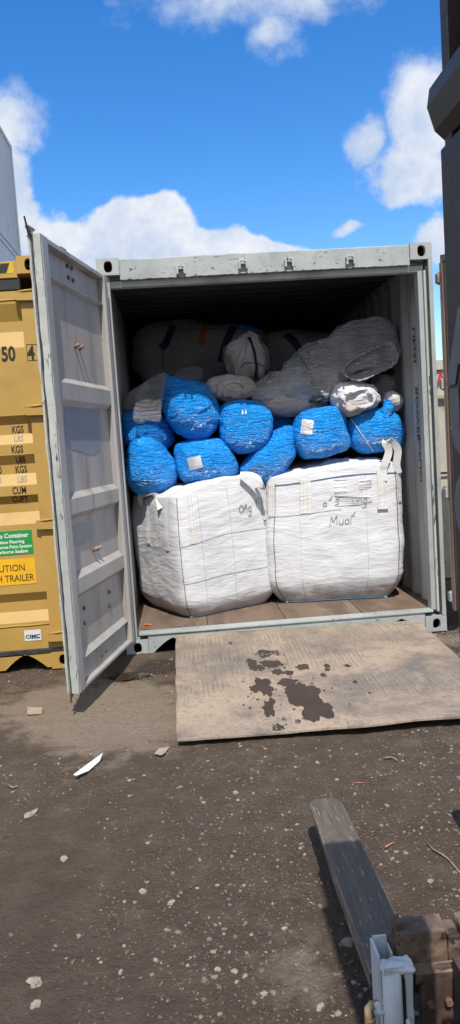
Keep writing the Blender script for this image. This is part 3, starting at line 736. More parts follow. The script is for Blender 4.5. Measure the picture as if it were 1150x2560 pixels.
dark = [(757, 800), (1038, 1060), (1137, 1161), (1239, 1258), (1482, 1505)]; light = [(826, 868), (1085, 1110), (1185, 1214), (1282, 1312), (1530, 1556)]
RCY = .040; yf = YY+.018
prof = [(yf, zt_)]
for (d0, d1), (l0, l1) in zip(dark, light):
    for py, yy in ((d0, yf), (d1, yf+RCY), (l0, yf+RCY), (l1, yf)): prof.append((yy, at(45 if py < 1450 else 80, py, Y=YY).z))
prof.append((yf, zb_))
def ydepth(z):
    for (y0, z0), (y1, z1) in zip(prof, prof[1:]):
        if z0 >= z >= z1: return y0+(y1-y0)*(z0-z)/max(z0-z1, 1e-6), math.atan2(y1-y0, z0-z1)
    return yf, 0
for xa, xb in ((YX0+.06, YX0+1.218), (YX0+1.222, YX1-.058)):
    bm = BM(); pl = prof+[(yf+.06, zb_), (yf+.06, zt_)]
    pa = prism(bm, pl, 'x', xa+.10, xb-.10); yd = obj('door', bm, M['yellow'], yc)
    bm = BM(); box(bm, (xa, yf-.010, zb_), (xa+.099, yf+.05, zt_), .004); box(bm, (xb-.099, yf-.010, zb_), (xb, yf+.05, zt_), .004); obj('door_frame', bm, M['yellow'], yd)
    bm = BM()
    for py in (765-4, 1567): 
        z = at(40, 748 if py < 900 else 1567, Y=YY).z; tube(bm, [(xa+.1+(xb-xa-.2)*t/12, yf-.002, z+.002*math.sin(t*2.3)) for t in range(13)], .005, 6)
    obj('weld_seam', bm, M['yellow'], yd)
    for hx0, px, py in ([(xb-.135, 70, 740), (xb-.135, 100, 1026), (xb-.13, 125, 1310), (xb-.12, 145, 1590)] if xb > -1 else [(xa-.02, 70, 740), (xa-.02, 100, 1026), (xa-.02, 125, 1310), (xa-.02, 145, 1590)]):
        z = at(px, py, Y=YY).z; bm = BM(); sg = 1 if xb > -1 else -1
        a, c = (hx0, hx0+.14) if sg > 0 else (hx0-.02, hx0+.12)
        prism(bm, [(a, z-.022), (a+.02, z-.030), (c, z-.034), (c, z+.034), (a+.02, z+.024), (a, z+.014)] if sg > 0 else [(c, z-.022), (c-.02, z-.030), (a, z-.034), (a, z+.034), (c-.02, z+.024), (c, z+.014)], 'y', yf-.045, yf-.011)
        tube(bm, [(a+.01, yf-.036, z+.026), ((a+c)/2, yf-.046, z+.032), (c, yf-.046, z+.036)], .007, 6)
        obj('hinge', bm, M['yellow'], yd)
    if xb < -1:
        for xx in (xa+.3, xa+.85):
            bm = BM(); tube(bm, [(xx, yf-.05, .1), (xx, yf-.05, 2.8)], .017, 10); obj('locking_rod', bm, M['yellow'], yd)
ydoor = yd
for i, s in enumerate((YX0+.03, YX1-.03)): obj('side_wall', corrugated(s, YY+.14, YY+6.05, .16, 2.81, .034, 1 if i else -1), M['yellow'], yc)
obj('roof', roof_bm(YX0+.03, YX1-.03, YY+.10, YY+6.05, 2.86), M['yellow'], yc)
bm = BM(); box(bm, (YX0+.02, YY+6.0, .01), (YX1-.02, YY+6.06, 2.88)); obj('end_wall', bm, M['yellow'], yc)
bm = BM(); box(bm, (YX0+.03, YY+.1, .10), (YX1-.03, YY+6.0, .15)); obj('floor', bm, M['floor'], yc)
# its lettering
def ytext(s, px, py, hpx, m, sx=.62, align='LEFT', off=.0, name='lettering', lift=.0015, y=None):
    p = at(px, py, Y=YY+.02); hgt = hpx*(p-CAM).dot(_f)/FOC
    zc = p.z+hgt*.5; yy, an = ydepth(zc)
    if y is not None: yy, an = y, 0
    size = hgt/.70
    up = Vector((0, math.sin(-an), math.cos(an))); up.y = -math.sin(an)*-1 if False else up.y
    # along the slope: going up by cos, depth changes by -sin(an)
    up = Vector((0, -math.sin(an), math.cos(an))); rt = Vector((1, 0, 0)); nn = rt.cross(up)
    base = Vector((p.x, yy, zc))-up*hgt*.5+nn*lift
    mtx = Matrix(((rt.x, up.x, nn.x, base.x), (rt.y, up.y, nn.y, base.y), (rt.z, up.z, nn.z, base.z), (0, 0, 0, 1)))
    return text(name, s, None, size, m, ydoor, matrix=mtx, sx=sx, off=off, align=align)
ytext('50', 40, 901, 35, M['black_paint'], .70, 'RIGHT', .004)
ytext('4', 71, 899, 33, M['black_paint'], .74, 'LEFT', .004, y=yf-.0105)
p0 = at(69, 899, Y=YY); p1 = at(92, 859, Y=YY); bm = BM(); t_ = .0035; yy = yf-.0120
xA, xB, zA_, zB_ = p0.x-.002, p1.x+.0, p0.z-.008, p1.z
for a, c in (((xA, zA_), (xB, zA_+t_)), ((xA, zB_-t_), (xB, zB_)), ((xA, zA_+t_), (xA+t_, zB_-t_)), ((xB-t_, zA_+t_), (xB, zB_-t_))): box(bm, (a[0], yy, a[1]), (c[0], yy+.0018, c[1]))
obj('lettering_box', bm, M['black_paint'], ydoor)
ytext('1', 3, 955, 30, M['black_paint'], .7, 'RIGHT', .004)
for s, px, py, m in (('KGS', 57, 1081, 'black_paint'), ('LBS', 58, 1104, 'grey_ink'), ('KGS', 59, 1131, 'black_paint'), ('LBS', 63, 1156, 'black_paint'), ('KGS', 66, 1181, 'black_paint'), ('LBS', 67, 1206, 'grey_ink'), ('CUM', 67, 1233, 'black_paint'), ('CUFT', 70, 1255, 'black_paint')):
    ytext(s, px, py, 17.5, M[m], .64, 'RIGHT', .0012)
ytext('0', 2, 1184, 18, M['black_paint'], .62, 'RIGHT', .0012); ytext('0', 3, 1210, 18, M['grey_ink'], .62, 'RIGHT', .0012)
def plate(px0, py0, px1, py1, m, name, left=None):
    a = at(px0, py0, Y=YY); c = at(px1, py1, Y=YY); bm = BM(); box(bm, ((left if left else a.x), yf-.0030, c.z), (c.x, yf-.0006, a.z)); return obj(name, bm, m, ydoor), a, c
sg, a, c = plate(0, 1330, 83, 1384, M['sign_green'], 'green_sign', -1.16)
def stext(s, px, py, hpx, m, par, sx=.8, align='RIGHT', off=0, shear=0):
    p = at(px, py, Y=YY); hgt = hpx*(p-CAM).dot(_f)/FOC
    return text('lettering', s, (p.x, yf-.0040, p.z), hgt/.7, m, par, sx=sx, align=align, off=off, shear=shear, ext=.0004)
stext('Eco Container', 70, 1342, 11, M['white_ink'], sg, .92, off=.0012)
stext('Bamboo Flooring', 60, 1357, 8.2, M['white_ink'], sg, .95, off=.0008)
stext('Waterborne Paint System', 79, 1368, 8.2, M['white_ink'], sg, .92, off=.0008)
stext('Waterborne Sealant', 69, 1381, 8.2, M['white_ink'], sg, .95, off=.0008)
sa, a, c = plate(0, 1401, 91, 1459, M['sign_amber'], 'caution_sign', -1.16)
stext('CAUTION', 63, 1427, 17, M['black_paint'], sa, .86)
stext('9\'6" HIGH TRAILER', 85, 1451, 17, M['black_paint'], sa, .80)
sw, a, c = plate(59, 1578, 103, 1601, M['sign_white'], 'maker_plate')
stext('CIMC', 100, 1595, 9, M['navy_ink'], sw, 1.15, off=.0014)
p = at(78, 1600, Y=YY); bm = BM(); box(bm, (p.x, yf-.0042, p.z+.005), (p.x+.055, yf-.0032, p.z+.0075)); obj('small_print', bm, M['navy_ink'], sw)

# ------------------------------------------------------------------ stacked white boxes far behind, cream box in the gap
def plain_container(name, x0, y0, z0, ln, hgt, m, label, cat, group=None, ribs=True):
    t = thing(name, (x0+1.219, y0+ln/2, z0), label, cat, group)
    bm = BM(); box(bm, (x0+.02, y0+.03, z0+.16), (x0+2.418, y0+ln-.03, z0+hgt-.06)); obj('body', bm, m, t)
    bm = BM()
    for x in (x0, x0+2.388):
        box(bm, (x, y0+.17, z0+.0), (x+.05, y0+ln-.17, z0+.155)); box(bm, (x, y0+.17, z0+hgt-.10), (x+.05, y0+ln-.17, z0+hgt-.005), .006)
    for y in (y0, y0+ln-.05):
        box(bm, (x0+.17, y, z0+.0), (x0+2.268, y+.05, z0+.155)); box(bm, (x0+.17, y, z0+hgt-.1), (x0+2.268, y+.05, z0+hgt-.005))
    obj('rail', bm, m, t)
    for x in (x0-.001, x0+2.279):
        for y in (y0-.001, y0+ln-.161):
            bm = BM(); box(bm, (x, y, z0+.12), (x+.16, y+.162, z0+hgt-.12), .01); obj('corner_post', bm, m, t)
            for z in (z0, z0+hgt-.119): casting('corner_casting', x, z, y, t, m, M['hole'], .161, .164)
    bm = BM(); yy = y0+.5
    while ribs and yy < y0+ln-.4:
        box(bm, (x0+2.4181, yy, z0+.17), (x0+2.4215, yy+.035, z0+hgt-.12)); yy += .62
    if ribs: obj('wall_seam', bm, m, t)
    return t
SX, SY = -2.70, 12.1
plain_container('stacked_container', SX-2.438, SY-6.06, .0, 6.06, 2.95, M['white_box'], 'lowest white container of the stack behind the yellow container', 'shipping container', 'stacked white containers')
plain_container('stacked_container', SX-2.438, SY-6.06, 2.97, 6.06, 2.95, M['white_box'], 'middle white container of the stack behind the yellow container', 'shipping container', 'stacked white containers')
plain_container('stacked_container', SX-2.438, SY-6.06, 5.94, 6.06, 2.44, M['white_box'], 'topmost white container of the stack rising against the sky', 'shipping container', 'stacked white containers')
cc = plain_container('cream_container', 2.95, 2.0, .0, 6.06, 2.23, M['cream'], 'cream cargo box with a red mark, glimpsed beyond the folded right door', 'cargo box', ribs=False)
p = at(1097, 955, Y=1.995); text('lettering', 'A', (p.x-.02, 1.996, p.z-.02), .16, M['red'], cc, sx=.8, off=.006)
bm = BM(); p = at(1105, 1183, Y=2); box(bm, (3.0, 1.992, p.z-.01), (5.3, 1.999, p.z+.012)); p = at(1105, 990, Y=2); 
obj('trim_line', bm, M['black_paint'], cc)
bm = BM(); box(bm, (3.0, 1.965, p.z-.01), (5.3, 1.999, p.z+.025), .004); obj('trim_strip', bm, M['cream'], cc)

# ------------------------------------------------------------------ loading plate (ramp)
RX0, RX1, RY0, RY1 = .372, 2.215, -1.765, -.010
def ramp_z(x, y):
    u = (x-RX0)/(RX1-RX0); v = (y-RY0)/(RY1-RY0)
    near = .034+.012*u-.006*math.sin(u*5); far = .140-.038*u
    z = near+(far-near)*v-.010*math.sin(v*3.14)*(.4+u)
    return z+.004*fbm((x, y, 0), 2.5, 2, 6)
rmp = thing('loading_ramp', ((RX0+RX1)/2, (RY0+RY1)/2, 0), 'rusty checker plate leaning from the dirt up to the container sill', 'loading ramp')
bm = BM(); nx, ny = 60, 60; top = []; bot = []
def edge(u, v):
    x = RX0+(RX1-RX0)*u; y = RY0+(RY1-RY0)*v
    y += .010*fbm((x, 0, 1), 4, 2, 8)*(1 if v == 0 else 0)-(.075*u*(1-v)); x += .012*fbm((0, y, 4), 3, 2, 3)*(1 if u in (0, 1) else 0)-.035*u*(1-v)
    return x, y
for j in range(ny+1):
    rt, rb = [], []
    for i in range(nx+1):
        x, y = edge(i/nx, j/ny); z = ramp_z(x, y); rt.append(bm.verts.new((x, y, z))); rb.append(bm.verts.new((x, y, z-.010)))
    top.append(rt); bot.append(rb)
for j in range(ny):
    for i in range(nx):
        bm.faces.new((top[j][i], top[j][i+1], top[j+1][i+1], top[j+1][i])); bm.faces.new((bot[j][i], bot[j+1][i], bot[j+1][i+1], bot[j][i+1]))
for i in range(nx):
    bm.faces.new((top[0][i], bot[0][i], bot[0][i+1], top[0][i+1])); bm.faces.new((top[ny][i], top[ny][i+1], bot[ny][i+1], bot[ny][i]))
for j in range(ny):
    bm.faces.new((top[j][0], top[j+1][0], bot[j+1][0], bot[j][0])); bm.faces.new((top[j][nx], bot[j][nx], bot[j+1][nx], top[j+1][nx]))
pm, k, b = principled('worn rusty checker plate')
pos = k.n('ShaderNodeTexCoord').outputs['Object']
n1 = k.noise(pos, 1.6, 7, .62, .3); n2 = k.noise(pos, 9, 7, .68); n3 = k.noise(pos, 60, 5, .7)
col = k.mix(k.ss(n1, .38, .62), (.345, .268, .20), (.20, .16, .125))
col = k.mix(k.m('MULTIPLY', k.ss(n2, .5, .72), .6), col, (.36, .29, .22))
col = k.mix(k.m('MULTIPLY', k.ss(k.noise(pos, 2.6, 6, .7, .5), .48, .68), .8), col, (.115, .105, .10))
n4 = k.noise(pos, 24, 6, .7)
col = k.mix(k.m('MULTIPLY', k.ss(n4, .50, .68), .55), col, (.12, .095, .075))
col = k.mix(k.m('MULTIPLY', k.ss(n3, .52, .70), .6), col, (.09, .07, .052))
k.t.links.new(col, b.inputs['Base Color']); b.inputs['Roughness'].default_value = .7
k.t.links.new(k.n('ShaderNodeBump', {'Height': k.m('ADD', n3, k.m('MULTIPLY', n2, .6)), 'Strength': .5, 'Distance': .005}).outputs[0], b.inputs['Normal'])
pt = obj('plate', bm, pm, rmp)
q0 = random.Random(11)
WET = [(660, 1632, 22, 9), (690, 1630, 9, 6), (680, 1658, 30, 9), (645, 1670, 22, 6), (760, 1668, 20, 6), (818, 1665, 9, 5), (818, 1674, 8, 4), (868, 1665, 9, 4), (695, 1680, 16, 7), (722, 1682, 12, 6), (720, 1706, 28, 8), (660, 1716, 24, 20), (640, 1722, 18, 8),
       (755, 1735, 48, 22), (785, 1770, 42, 28), (735, 1722, 25, 8), (815, 1785, 18, 10), (822, 1768, 12, 7), (673, 1775, 17, 14), (695, 1822, 18, 7), (808, 1688, 9, 4), (888, 1706, 8, 3), (577, 1603, 7, 4), (710, 1800, 6, 3), (745, 1805, 9, 4), (680, 1755, 10, 6), (628, 1655, 16, 8)]
for _ in range(46): WET.append((q0.gauss(720, 62), q0.gauss(1735, 42), q0.uniform(1.5, 5), q0.uniform(.8, 2.2)))
WETW = []
for px, py, hw, hh_ in WET:
    c = at(px, py, Z=.07); d = (c-CAM).dot(_f); WETW.append((c.x, c.y, hw*d/FOC, hh_*d/FOC/.27))
bm = BM(); q = random.Random(5); y = RY0+.012
def wet_at(x, y):
    for cx, cy, rx, ry in WETW:
        if ((x-cx)/rx)**2+((y-cy)/ry)**2 < 1.5: return True
    return False
while y < RY1-.02:
    x = RX0+.015; i = 0
    while x < RX1-.06:
        worn = fbm((x, y, 0), 1.9, 3, 21)+.35*((x-RX0)/(RX1-RX0)-.5)+.10*fbm((x, y, 0), 14, 2, 4)
        if worn < .10 and not wet_at(x, y):
            a = R(50) if i % 2 else R(-50); ca, sa = math.cos(a), math.sin(a); L, w2 = .0180, .0040; h = .0030*min(1, (.10-worn)*6)
            yy = y+(.0145 if i % 2 else 0)
            base = [(x+ca*s_*L-sa*t_*w2, yy+sa*s_*L+ca*t_*w2) for s_, t_ in ((-1, 0), (-.5, -1), (.5, -1), (1, 0), (.5, 1), (-.5, 1))]
            lo = [bm.verts.new((p[0], p[1], ramp_z(*p)-.0005)) for p in base]
            hi = [bm.verts.new(((p[0]-x)*.75+x, (p[1]-yy)*.75+yy, ramp_z(*p)+h)) for p in base]
            bm.faces.new(hi)
            for e in range(6): bm.faces.new((lo[e], lo[(e+1) % 6], hi[(e+1) % 6], hi[e]))
        x += .030; i += 1
    y += .029
tm = mat('dark worn tread', (.30, .255, .21), (.19, .17, .15), 3, .6, dirt=((.46, .38, .30), .7, 5))
obj('tread', bm, tm, rmp)
# spilt wet patches on the plate
bm = BM(); q = random.Random(9)
for px, py, hw, hh_ in WET:
    c = at(px, py, Z=.07); c = at(px, py, Z=ramp_z(c.x, c.y)); d = (c-CAM).dot(_f); rx = .86*hw*d/FOC; ry = .86*hh_*d/FOC/.27
    n = 64; sd = q.random()*40; L = []
    cv = bm.verts.new((c.x, c.y, ramp_z(c.x, c.y)+.0012))
    ringm = []
    for j in range(n):
        a = j*2*math.pi/n; kk = 1+.45*fbm((math.cos(a)*1.1, math.sin(a)*1.1, sd), 1.3, 4, 0)+.13*fbm((math.cos(a), math.sin(a), sd), 5, 4, 2)
        x, y = c.x+math.cos(a)*rx*kk, c.y+math.sin(a)*ry*kk
        xm, ym = (x+c.x)/2, (y+c.y)/2
        ringm.append(bm.verts.new((xm, ym, ramp_z(xm, ym)+.0012))); L.append(bm.verts.new((x, y, ramp_z(x, y)+.0012)))
    for j in range(n):
        e = (j+1) % n; bm.faces.new((cv, ringm[j], ringm[e])); bm.faces.new((ringm[j], L[j], L[e], ringm[e]))
M['wet'] = mat('wet oily spill', (.058, .036, .025), (.042, .027, .019), 12, .6, bump=.5, bscale=45)
ws_ = obj('wet_spill', bm, M['wet'], rmp, kind='stuff')

# ------------------------------------------------------------------ white bulk bags
class Bag:
    def __init__(s, cx, cy, z0, hw, hgt, rot, n=5.5, seed=0, lean=(0, 0), topz=None, sag=1.0):
        s.cx, s.cy, s.z0, s.hw, s.h, s.rot, s.n, s.seed, s.lean, s.topz = cx, cy, z0, hw, hgt, rot, n, seed, lean, topz or (lambda u, v: 0)
    taper, base, bt = .04, .84, .15
    def prof(s, t):
        a = min(t/s.bt, 1); bot = s.base+(1-s.base)*math.sin(a*math.pi/2)
        c = max(0, (t-.80)/.20); return bot*(1+.03*math.sin(t*math.pi))*(1-s.taper*c**2.2)
    def raw(s, th, t, off=0, wr=True):
        r = (abs(math.cos(th))**s.n+abs(math.sin(th))**s.n)**(-1/s.n)*s.hw*s.prof(t)
        lx, ly = r*math.cos(th), r*math.sin(th)
        c, d = math.cos(s.rot), math.sin(s.rot)
        x, y = lx*c-ly*d, lx*d+ly*c
        lift = s.topz(x/s.hw, y/s.hw)*t
        # the base edge rises towards the middle of each side where the load bellies out
        z = s.z0+s.h*t+lift+(.0 if t > .2 else (1-t/.2)*.0)
        p = Vector((s.cx+x+s.lean[0]*t, s.cy+y+s.lean[1]*t, z))
        n = Vector((x, y, 0)); n.normalize()
        if wr:
            d1 = .016*fbm(p, 2.6, 3, s.seed)
            wv = fbm(p, 2.5, 2, s.seed+3)*.10
            ang = th*s.hw*1.1
            r1 = 1-2*abs(noise.noise(Vector((ang*3.0+s.seed*3, (p.z+wv)*15, s.seed))))
            r2 = 1-2*abs(noise.noise(Vector((ang*6.5+s.seed, (p.z+wv*.7)*34, 4+s.seed))))
            edge_ = min(1, t/.12)
            d1 += (.0022*r1+.0012*r2)*(.35+.65*edge_)
            off = off+d1
        return p+n*off
    def build(s, mt, parent, nt=300, nz=150):
        bm = BM(); rings = []
        for k in range(nz+1):
            t = k/nz; rings.append([bm.verts.new(s.raw(2*math.pi*j/nt, t)) for j in range(nt)])
        for A, B in zip(rings, rings[1:]):
            for j in range(nt): bm.faces.new((A[j], A[(j+1) % nt], B[(j+1) % nt], B[j]))
        prev = rings[-1]; ctr = Vector((s.cx+s.lean[0], s.cy+s.lean[1], 0)); rim = [v.co.copy() for v in prev]
        for k in range(1, 22):
            f = 1-k/22; ring = []
            for j, c in enumerate(rim):
                x, y = ctr.x+(c.x-ctr.x)*f, ctr.y+(c.y-ctr.y)*f
                z = c.z*f+(s.z0+s.h+s.topz(0, 0))*(1-f)+.05*math.sin(min(1, (1-f)*2.2)*math.pi/2)+.028*fbm((x, y, 0), 7, 4, s.seed+5)*min(1, 3*(1-f))
                ring.append(bm.verts.new((x, y, z)))
            for j in range(nt): bm.faces.new((prev[j], prev[(j+1) % nt], ring[(j+1) % nt], ring[j]))
            prev = ring
        bm.faces.new(prev); bm.faces.new(rings[0][::-1])
        return obj('body', bm, mt, parent, smooth=True)
    def face_th(s, face, u):              # face 0: +x local, 1: +y, 2: -x, 3: -y ; u in -1..1 (left to right seen from outside)
        return face*math.pi/2+math.atan(u)
    def strip(s, bm, face, u, t0, t1, wid, off=.006, n=24, u1=None, thick=.003):
        P, N = [], []
        for i in range(n+1):
            a = i/n; uu = u+(0 if u1 is None else (u1-u)*a); th = s.face_th(face, uu); t = t0+(t1-t0)*a
            p = s.raw(th, t, off); P.append(p)
            q = s.raw(th+.02, t, off); rgt = q-p; up = s.raw(th, min(1, t+.01), off)-s.raw(th, max(0, t-.01), off)
            nn = rgt.cross(up); nn.normalize(); N.append(nn)
        return ribbon(bm, P, N, wid, thick)
    def stroke(s, bm, face, pts, u0, t0, sc, wid=.006):
        """handwriting: pts in letter units placed on a face"""
        P, N = [], []
        dens = []
        for a, c in zip(pts, pts[1:]):
            m_ = max(2, int(math.hypot(c[0]-a[0], c[1]-a[1])*5))
            dens += [(a[0]+(c[0]-a[0])*i/m_, a[1]+(c[1]-a[1])*i/m_) for i in range(m_)]
        dens.append(pts[-1])
        for x, y in dens:
            th = s.face_th(face, u0+x*sc/s.hw); t = t0+y*sc/s.h
            p = s.raw(th, t, .007); q = s.raw(th+.02, t, .007); up = s.raw(th, t+.01, .007)-p
            nn = (q-p).cross(up); nn.normalize(); P.append(p); N.append(nn)
        ribbon(bm, P, N, wid, .0012)
def circ(cx, cy, rx, ry, a0=0, a1=360, n=10): return [(cx+rx*math.cos(R(a0+(a1-a0)*i/n)), cy+ry*math.sin(R(a0+(a1-a0)*i/n))) for i in range(n+1)]
GL = {'O': [circ(.5, .7, .42, .62, 80, 440)], 'n': [[(0, .9), (.05, 0)], [(.05, .55), (.3, .9), (.6, .8), (.65, 0)]],
      'g': [circ(.35, .5, .3, .4, 60, 420), [(.65, .9), (.62, -.4), (.35, -.75), (0, -.5)]], 'a': [circ(.35, .42, .32, .4, 60, 420), [(.67, .85), (.66, .1), (.85, 0)]],
      'm': [[(0, .85), (.03, 0)], [(.03, .5), (.3, .85), (.5, .7), (.5, 0)], [(.5, .55), (.8, .85), (1.0, .65), (1.05, 0)]],
      'M': [[(0, 0), (.12, 1.5), (.5, .5), (.95, 1.6), (1.1, .1)]], 'u': [[(0, .85), (.05, .15), (.35, .0), (.6, .3), (.62, .85), (.68, 0)]],
      'o': [circ(.35, .42, .33, .4, 90, 450)], 'i': [[(.1, .8), (.12, 0)]], '5': [[(.75, 1.3), (.15, 1.25), (.1, .75), (.55, .75), (.7, .35), (.4, 0), (.0, .1)]],
      'F': [[(.1, 0), (.15, 1.3), (.9, 1.35)], [(.12, .7), (.7, .75)]], '^': [[(.1, 1.05), (.35, 1.4), (.6, 1.1)]], "'": [[(.45, 1.45), (.7, 1.9)]], ' ': []}
ADV = {'O': 1.1, 'n': .85, 'g': .9, 'a': 1.0, 'm': 1.3, 'M': 1.4, 'u': .9, 'o': .85, 'i': .4, '5': 1.0, 'F': 1.1, '^': 0, "'": 0, ' ': .7}
def write(bag, bm, face, s, u0, t0, sc, slant=.12, wid=.006, drop=0):
    x = 0
    for ch in s:
        for st in GL[ch]:
            bag.stroke(bm, face, [(x+a+slant*c, c-drop*x) for a, c in st], u0, t0, sc, wid)
        x += ADV[ch]

# the left bag: one corner towards the doors
lt = lambda u, v: .02+.075*max(-1, min(1, u))+.02*math.sin(u*4)
bagL = Bag(.648, .915, .163, .455, 1.01, R(28), 8, 1, (-.028, 0), lt)
tL = thing('bulk_bag', (.655, .905, .16), 'white woven bulk bag turned corner-first, its loop lying folded on the left shoulder', 'bulk bag', 'white bulk bags at the container door')
body = bagL.build(M['bag_white'], tL)
# front corner is between face 2 (-x) and face 3 (-y)
bm = BM(); bagL.strip(bm, 3, -1.0, .02, .985, .0042, .004, 60); obj('seam', bm, M['thread'], tL)
bm = BM()
for uu in (.05, -.55): bagL.strip(bm, 3, uu, .05, .95, .0013, .003, 60)
bagL.strip(bm, 3, -.98, .60, .60, .0016, .004, 50, .98); bagL.strip(bm, 3, -.98, .30, .30, .0011, .004, 50, .98)
obj('stitching', bm, M['stitch'], tL)
for face, uu, t0 in ((3, -.70, .60), (3, .80, .66), (2, .62, .57), (2, -.1, .60)):
    bm = BM(); bagL.strip(bm, face, uu, t0, .985, .055, .005, 26); st = obj('strap', bm, M['webbing'], tL)
    bm = BM(); 
    for dx in (-.012, .012): bagL.strip(bm, face, uu+dx/.45, t0+.01, .97, .0018, .0088, 26)
    obj('stitching', bm, M['stitch'], st)
bm = BM(); bagL.strip(bm, 3, -.98, .004, .004, .016, .004, 60, .98, .006); bagL.strip(bm, 2, .98, .004, .004, .016, .004, 40, -.98, .006); obj('hem', bm, M['thread'], tL)
bm = BM(); c = bagL.raw(-3*math.pi/4, .0, .004); pebble(bm, (c.x, c.y-.006, c.z+.004), .018, .8, rng, 2); c = bagL.raw(-math.pi/4, .0); pebble(bm, (c.x, c.y, c.z+.012), .018, .7, rng, 2); obj('hem_corner', bm, M['cyan'], tL)
def loop_strap(pts, wid, nrm, name, mt, par, thick=.004, n=30):
    P = []; k_ = len(pts); V = [Vector(p) for p in pts]
    for i in range(n+1):
        f = i/n*(k_-1); a = min(int(f), k_-2); f -= a
        p0, p1, p2, p3 = V[max(a-1, 0)], V[a], V[a+1], V[min(a+2, k_-1)]
        P.append(.5*((2*p1)+(p2-p0)*f+(2*p0-5*p1+4*p2-p3)*f*f+(3*p1-p0-3*p2+p3)*f**3))
    N = []
    for i, p in enumerate(P):
        t = (P[min(i+1, n)]-P[max(i-1, 0)]).normalized(); s = Vector(nrm); s = (s-t*s.dot(t)).normalized(); N.append(t.cross(s))
    bm = ribbon(BM(), P, N, wid, thick); return obj(name, bm, mt, par)
Y0 = .62
loop_strap([at(350, 1262, Y=.80), at(352, 1238, Y=.74), at(372, 1234, Y=.68), at(395, 1246, Y=.60), at(402, 1272, Y=.50)], .06, (.5, -.6, -.2), 'lifting_loop', M['webbing'], tL)
loop_strap([at(600, 1186, Y=.55), at(632, 1188, Y=.52), at(655, 1204, Y=.50), at(660, 1218, Y=.55), at(640, 1206, Y=.62)], .05, (.3, -.5, -.8), 'lifting_loop', M['webbing'], tL)
bm = BM(); write(bagL, bm, 3, "O^ng", .22, .735, .044, wid=.006); write(bagL, bm, 3, "a^'m", .74, .625, .046, wid=.007); obj('handwriting', bm, M['ink_grey'], tL)
bm = BM(); write(bagL, bm, 3, 'F', .58, .76, .05, wid=.004); obj('handwriting', bm, M['ink_grey'], tL)

# the right bag: flat face towards the doors
rt_ = lambda u, v: .015*math.sin(u*3+1)+.022*max(-1, min(1, u))
bagR = Bag(1.775, 1.10, .163, .565, 1.10, R(-7), 9, 4, (.028, 0), rt_); bagR.taper, bagR.base, bagR.bt = .012, .83, .20
tR = thing('bulk_bag', (1.765, 1.02, .16), 'white woven bulk bag with a square front and one lifting loop standing up', 'bulk bag', 'white bulk bags at the container door')
bagR.build(M['bag_white'], tR)
bm = BM(); bagR.strip(bm, 3, -.90, .03, .95, .0045, .004, 60, -.86); obj('seam', bm, M['thread'], tR); bm = BM(); bagR.strip(bm, 3, .92, .03, .95, .0045, .004, 60, .90); obj('seam', bm, M['thread'], tR)
bm = BM(); bagR.strip(bm, 3, -.98, .94, .935, .006, .004, 60, 1.0); obj('seam', bm, M['thread_blue'], tR)
bm = BM(); bagR.strip(bm, 3, -.98, .70, .70, .0018, .004, 50, .1); 
for uu in (-.48, .45): bagR.strip(bm, 3, uu, .05, .93, .0013, .003, 60)
obj('stitching', bm, M['stitch'], tR)
for uu, t0, wd_ in ((-.93, .70, .055), (-.40, .70, .085), (.66, .70, .06), (1.0, .72, .05)):
    bm = BM(); bagR.strip(bm, 3, uu, t0, .965, wd_, .005, 26); st = obj('strap', bm, M['webbing'], tR)
    bm = BM()
    for dx in (-.014, .014): bagR.strip(bm, 3, uu+dx/.5, t0+.01, .955, .0018, .0088, 26)
    obj('stitching', bm, M['stitch'], st)
bm = BM(); bagR.strip(bm, 3, .66, .675, .705, .085, .011, 4, thick=.010); obj('strap_end', bm, M['webbing'], tR)
bm = BM(); bagR.strip(bm, 3, .27, .715, .905, .30, .004, 16); pkt = obj('document_pocket', bm, M['tape'], tR)
bm = BM(); bagR.strip(bm, 3, .26, .78, .90, .105, .009, 10); obj('label_paper', bm, M['paper'], pkt)
bm = BM(); bagR.strip(bm, 3, .27, .775, .795, .26, .0095, 4); obj('label_paper', bm, M['webbing'], pkt)
bm = BM(); bagR.strip(bm, 3, -.95, .006, .006, .014, .004, 60, .88, .006); obj('hem', bm, M['thread_blue'], tR)
bm = BM()
for th in (-3*math.pi/4+.06, -math.pi/4-.06):
    c = bagR.raw(th, .0, .004); pebble(bm, (c.x, c.y-.006, c.z+.006), .020, .7, rng, 2)
obj('hem_corner', bm, M['cyan'], tR)
rw_ = lambda u, t, o: bagR.raw(bagR.face_th(3, u), t, o)
loop_strap([rw_(.68, .88, .012), rw_(.69, .95, .014), rw_(.70, .995, .030), at(972, 1128, Y=.455), at(963, 1106, Y=.45), at(974, 1102, Y=.46), at(994, 1122, Y=.47), rw_(.93, .995, .022), rw_(.97, .93, .012)], .060, (.95, -.25, .1), 'lifting_loop', M['webbing'], tR)
bm = BM(); write(bagR, bm, 3, "a^'  5", -.16, .735, .040, wid=.005); obj('handwriting', bm, M['ink_grey'], tR); bm = BM(); write(bagR, bm, 3, "Ong", .24, .722, .044, wid=.005); obj('handwriting', bm, M['ink_grey'], tR); bm = BM(); write(bagR, bm, 3, "Muo^'i", -.07, .585, .050, wid=.005, drop=-.0); obj('handwriting', bm, M['ink_grey'], tR)

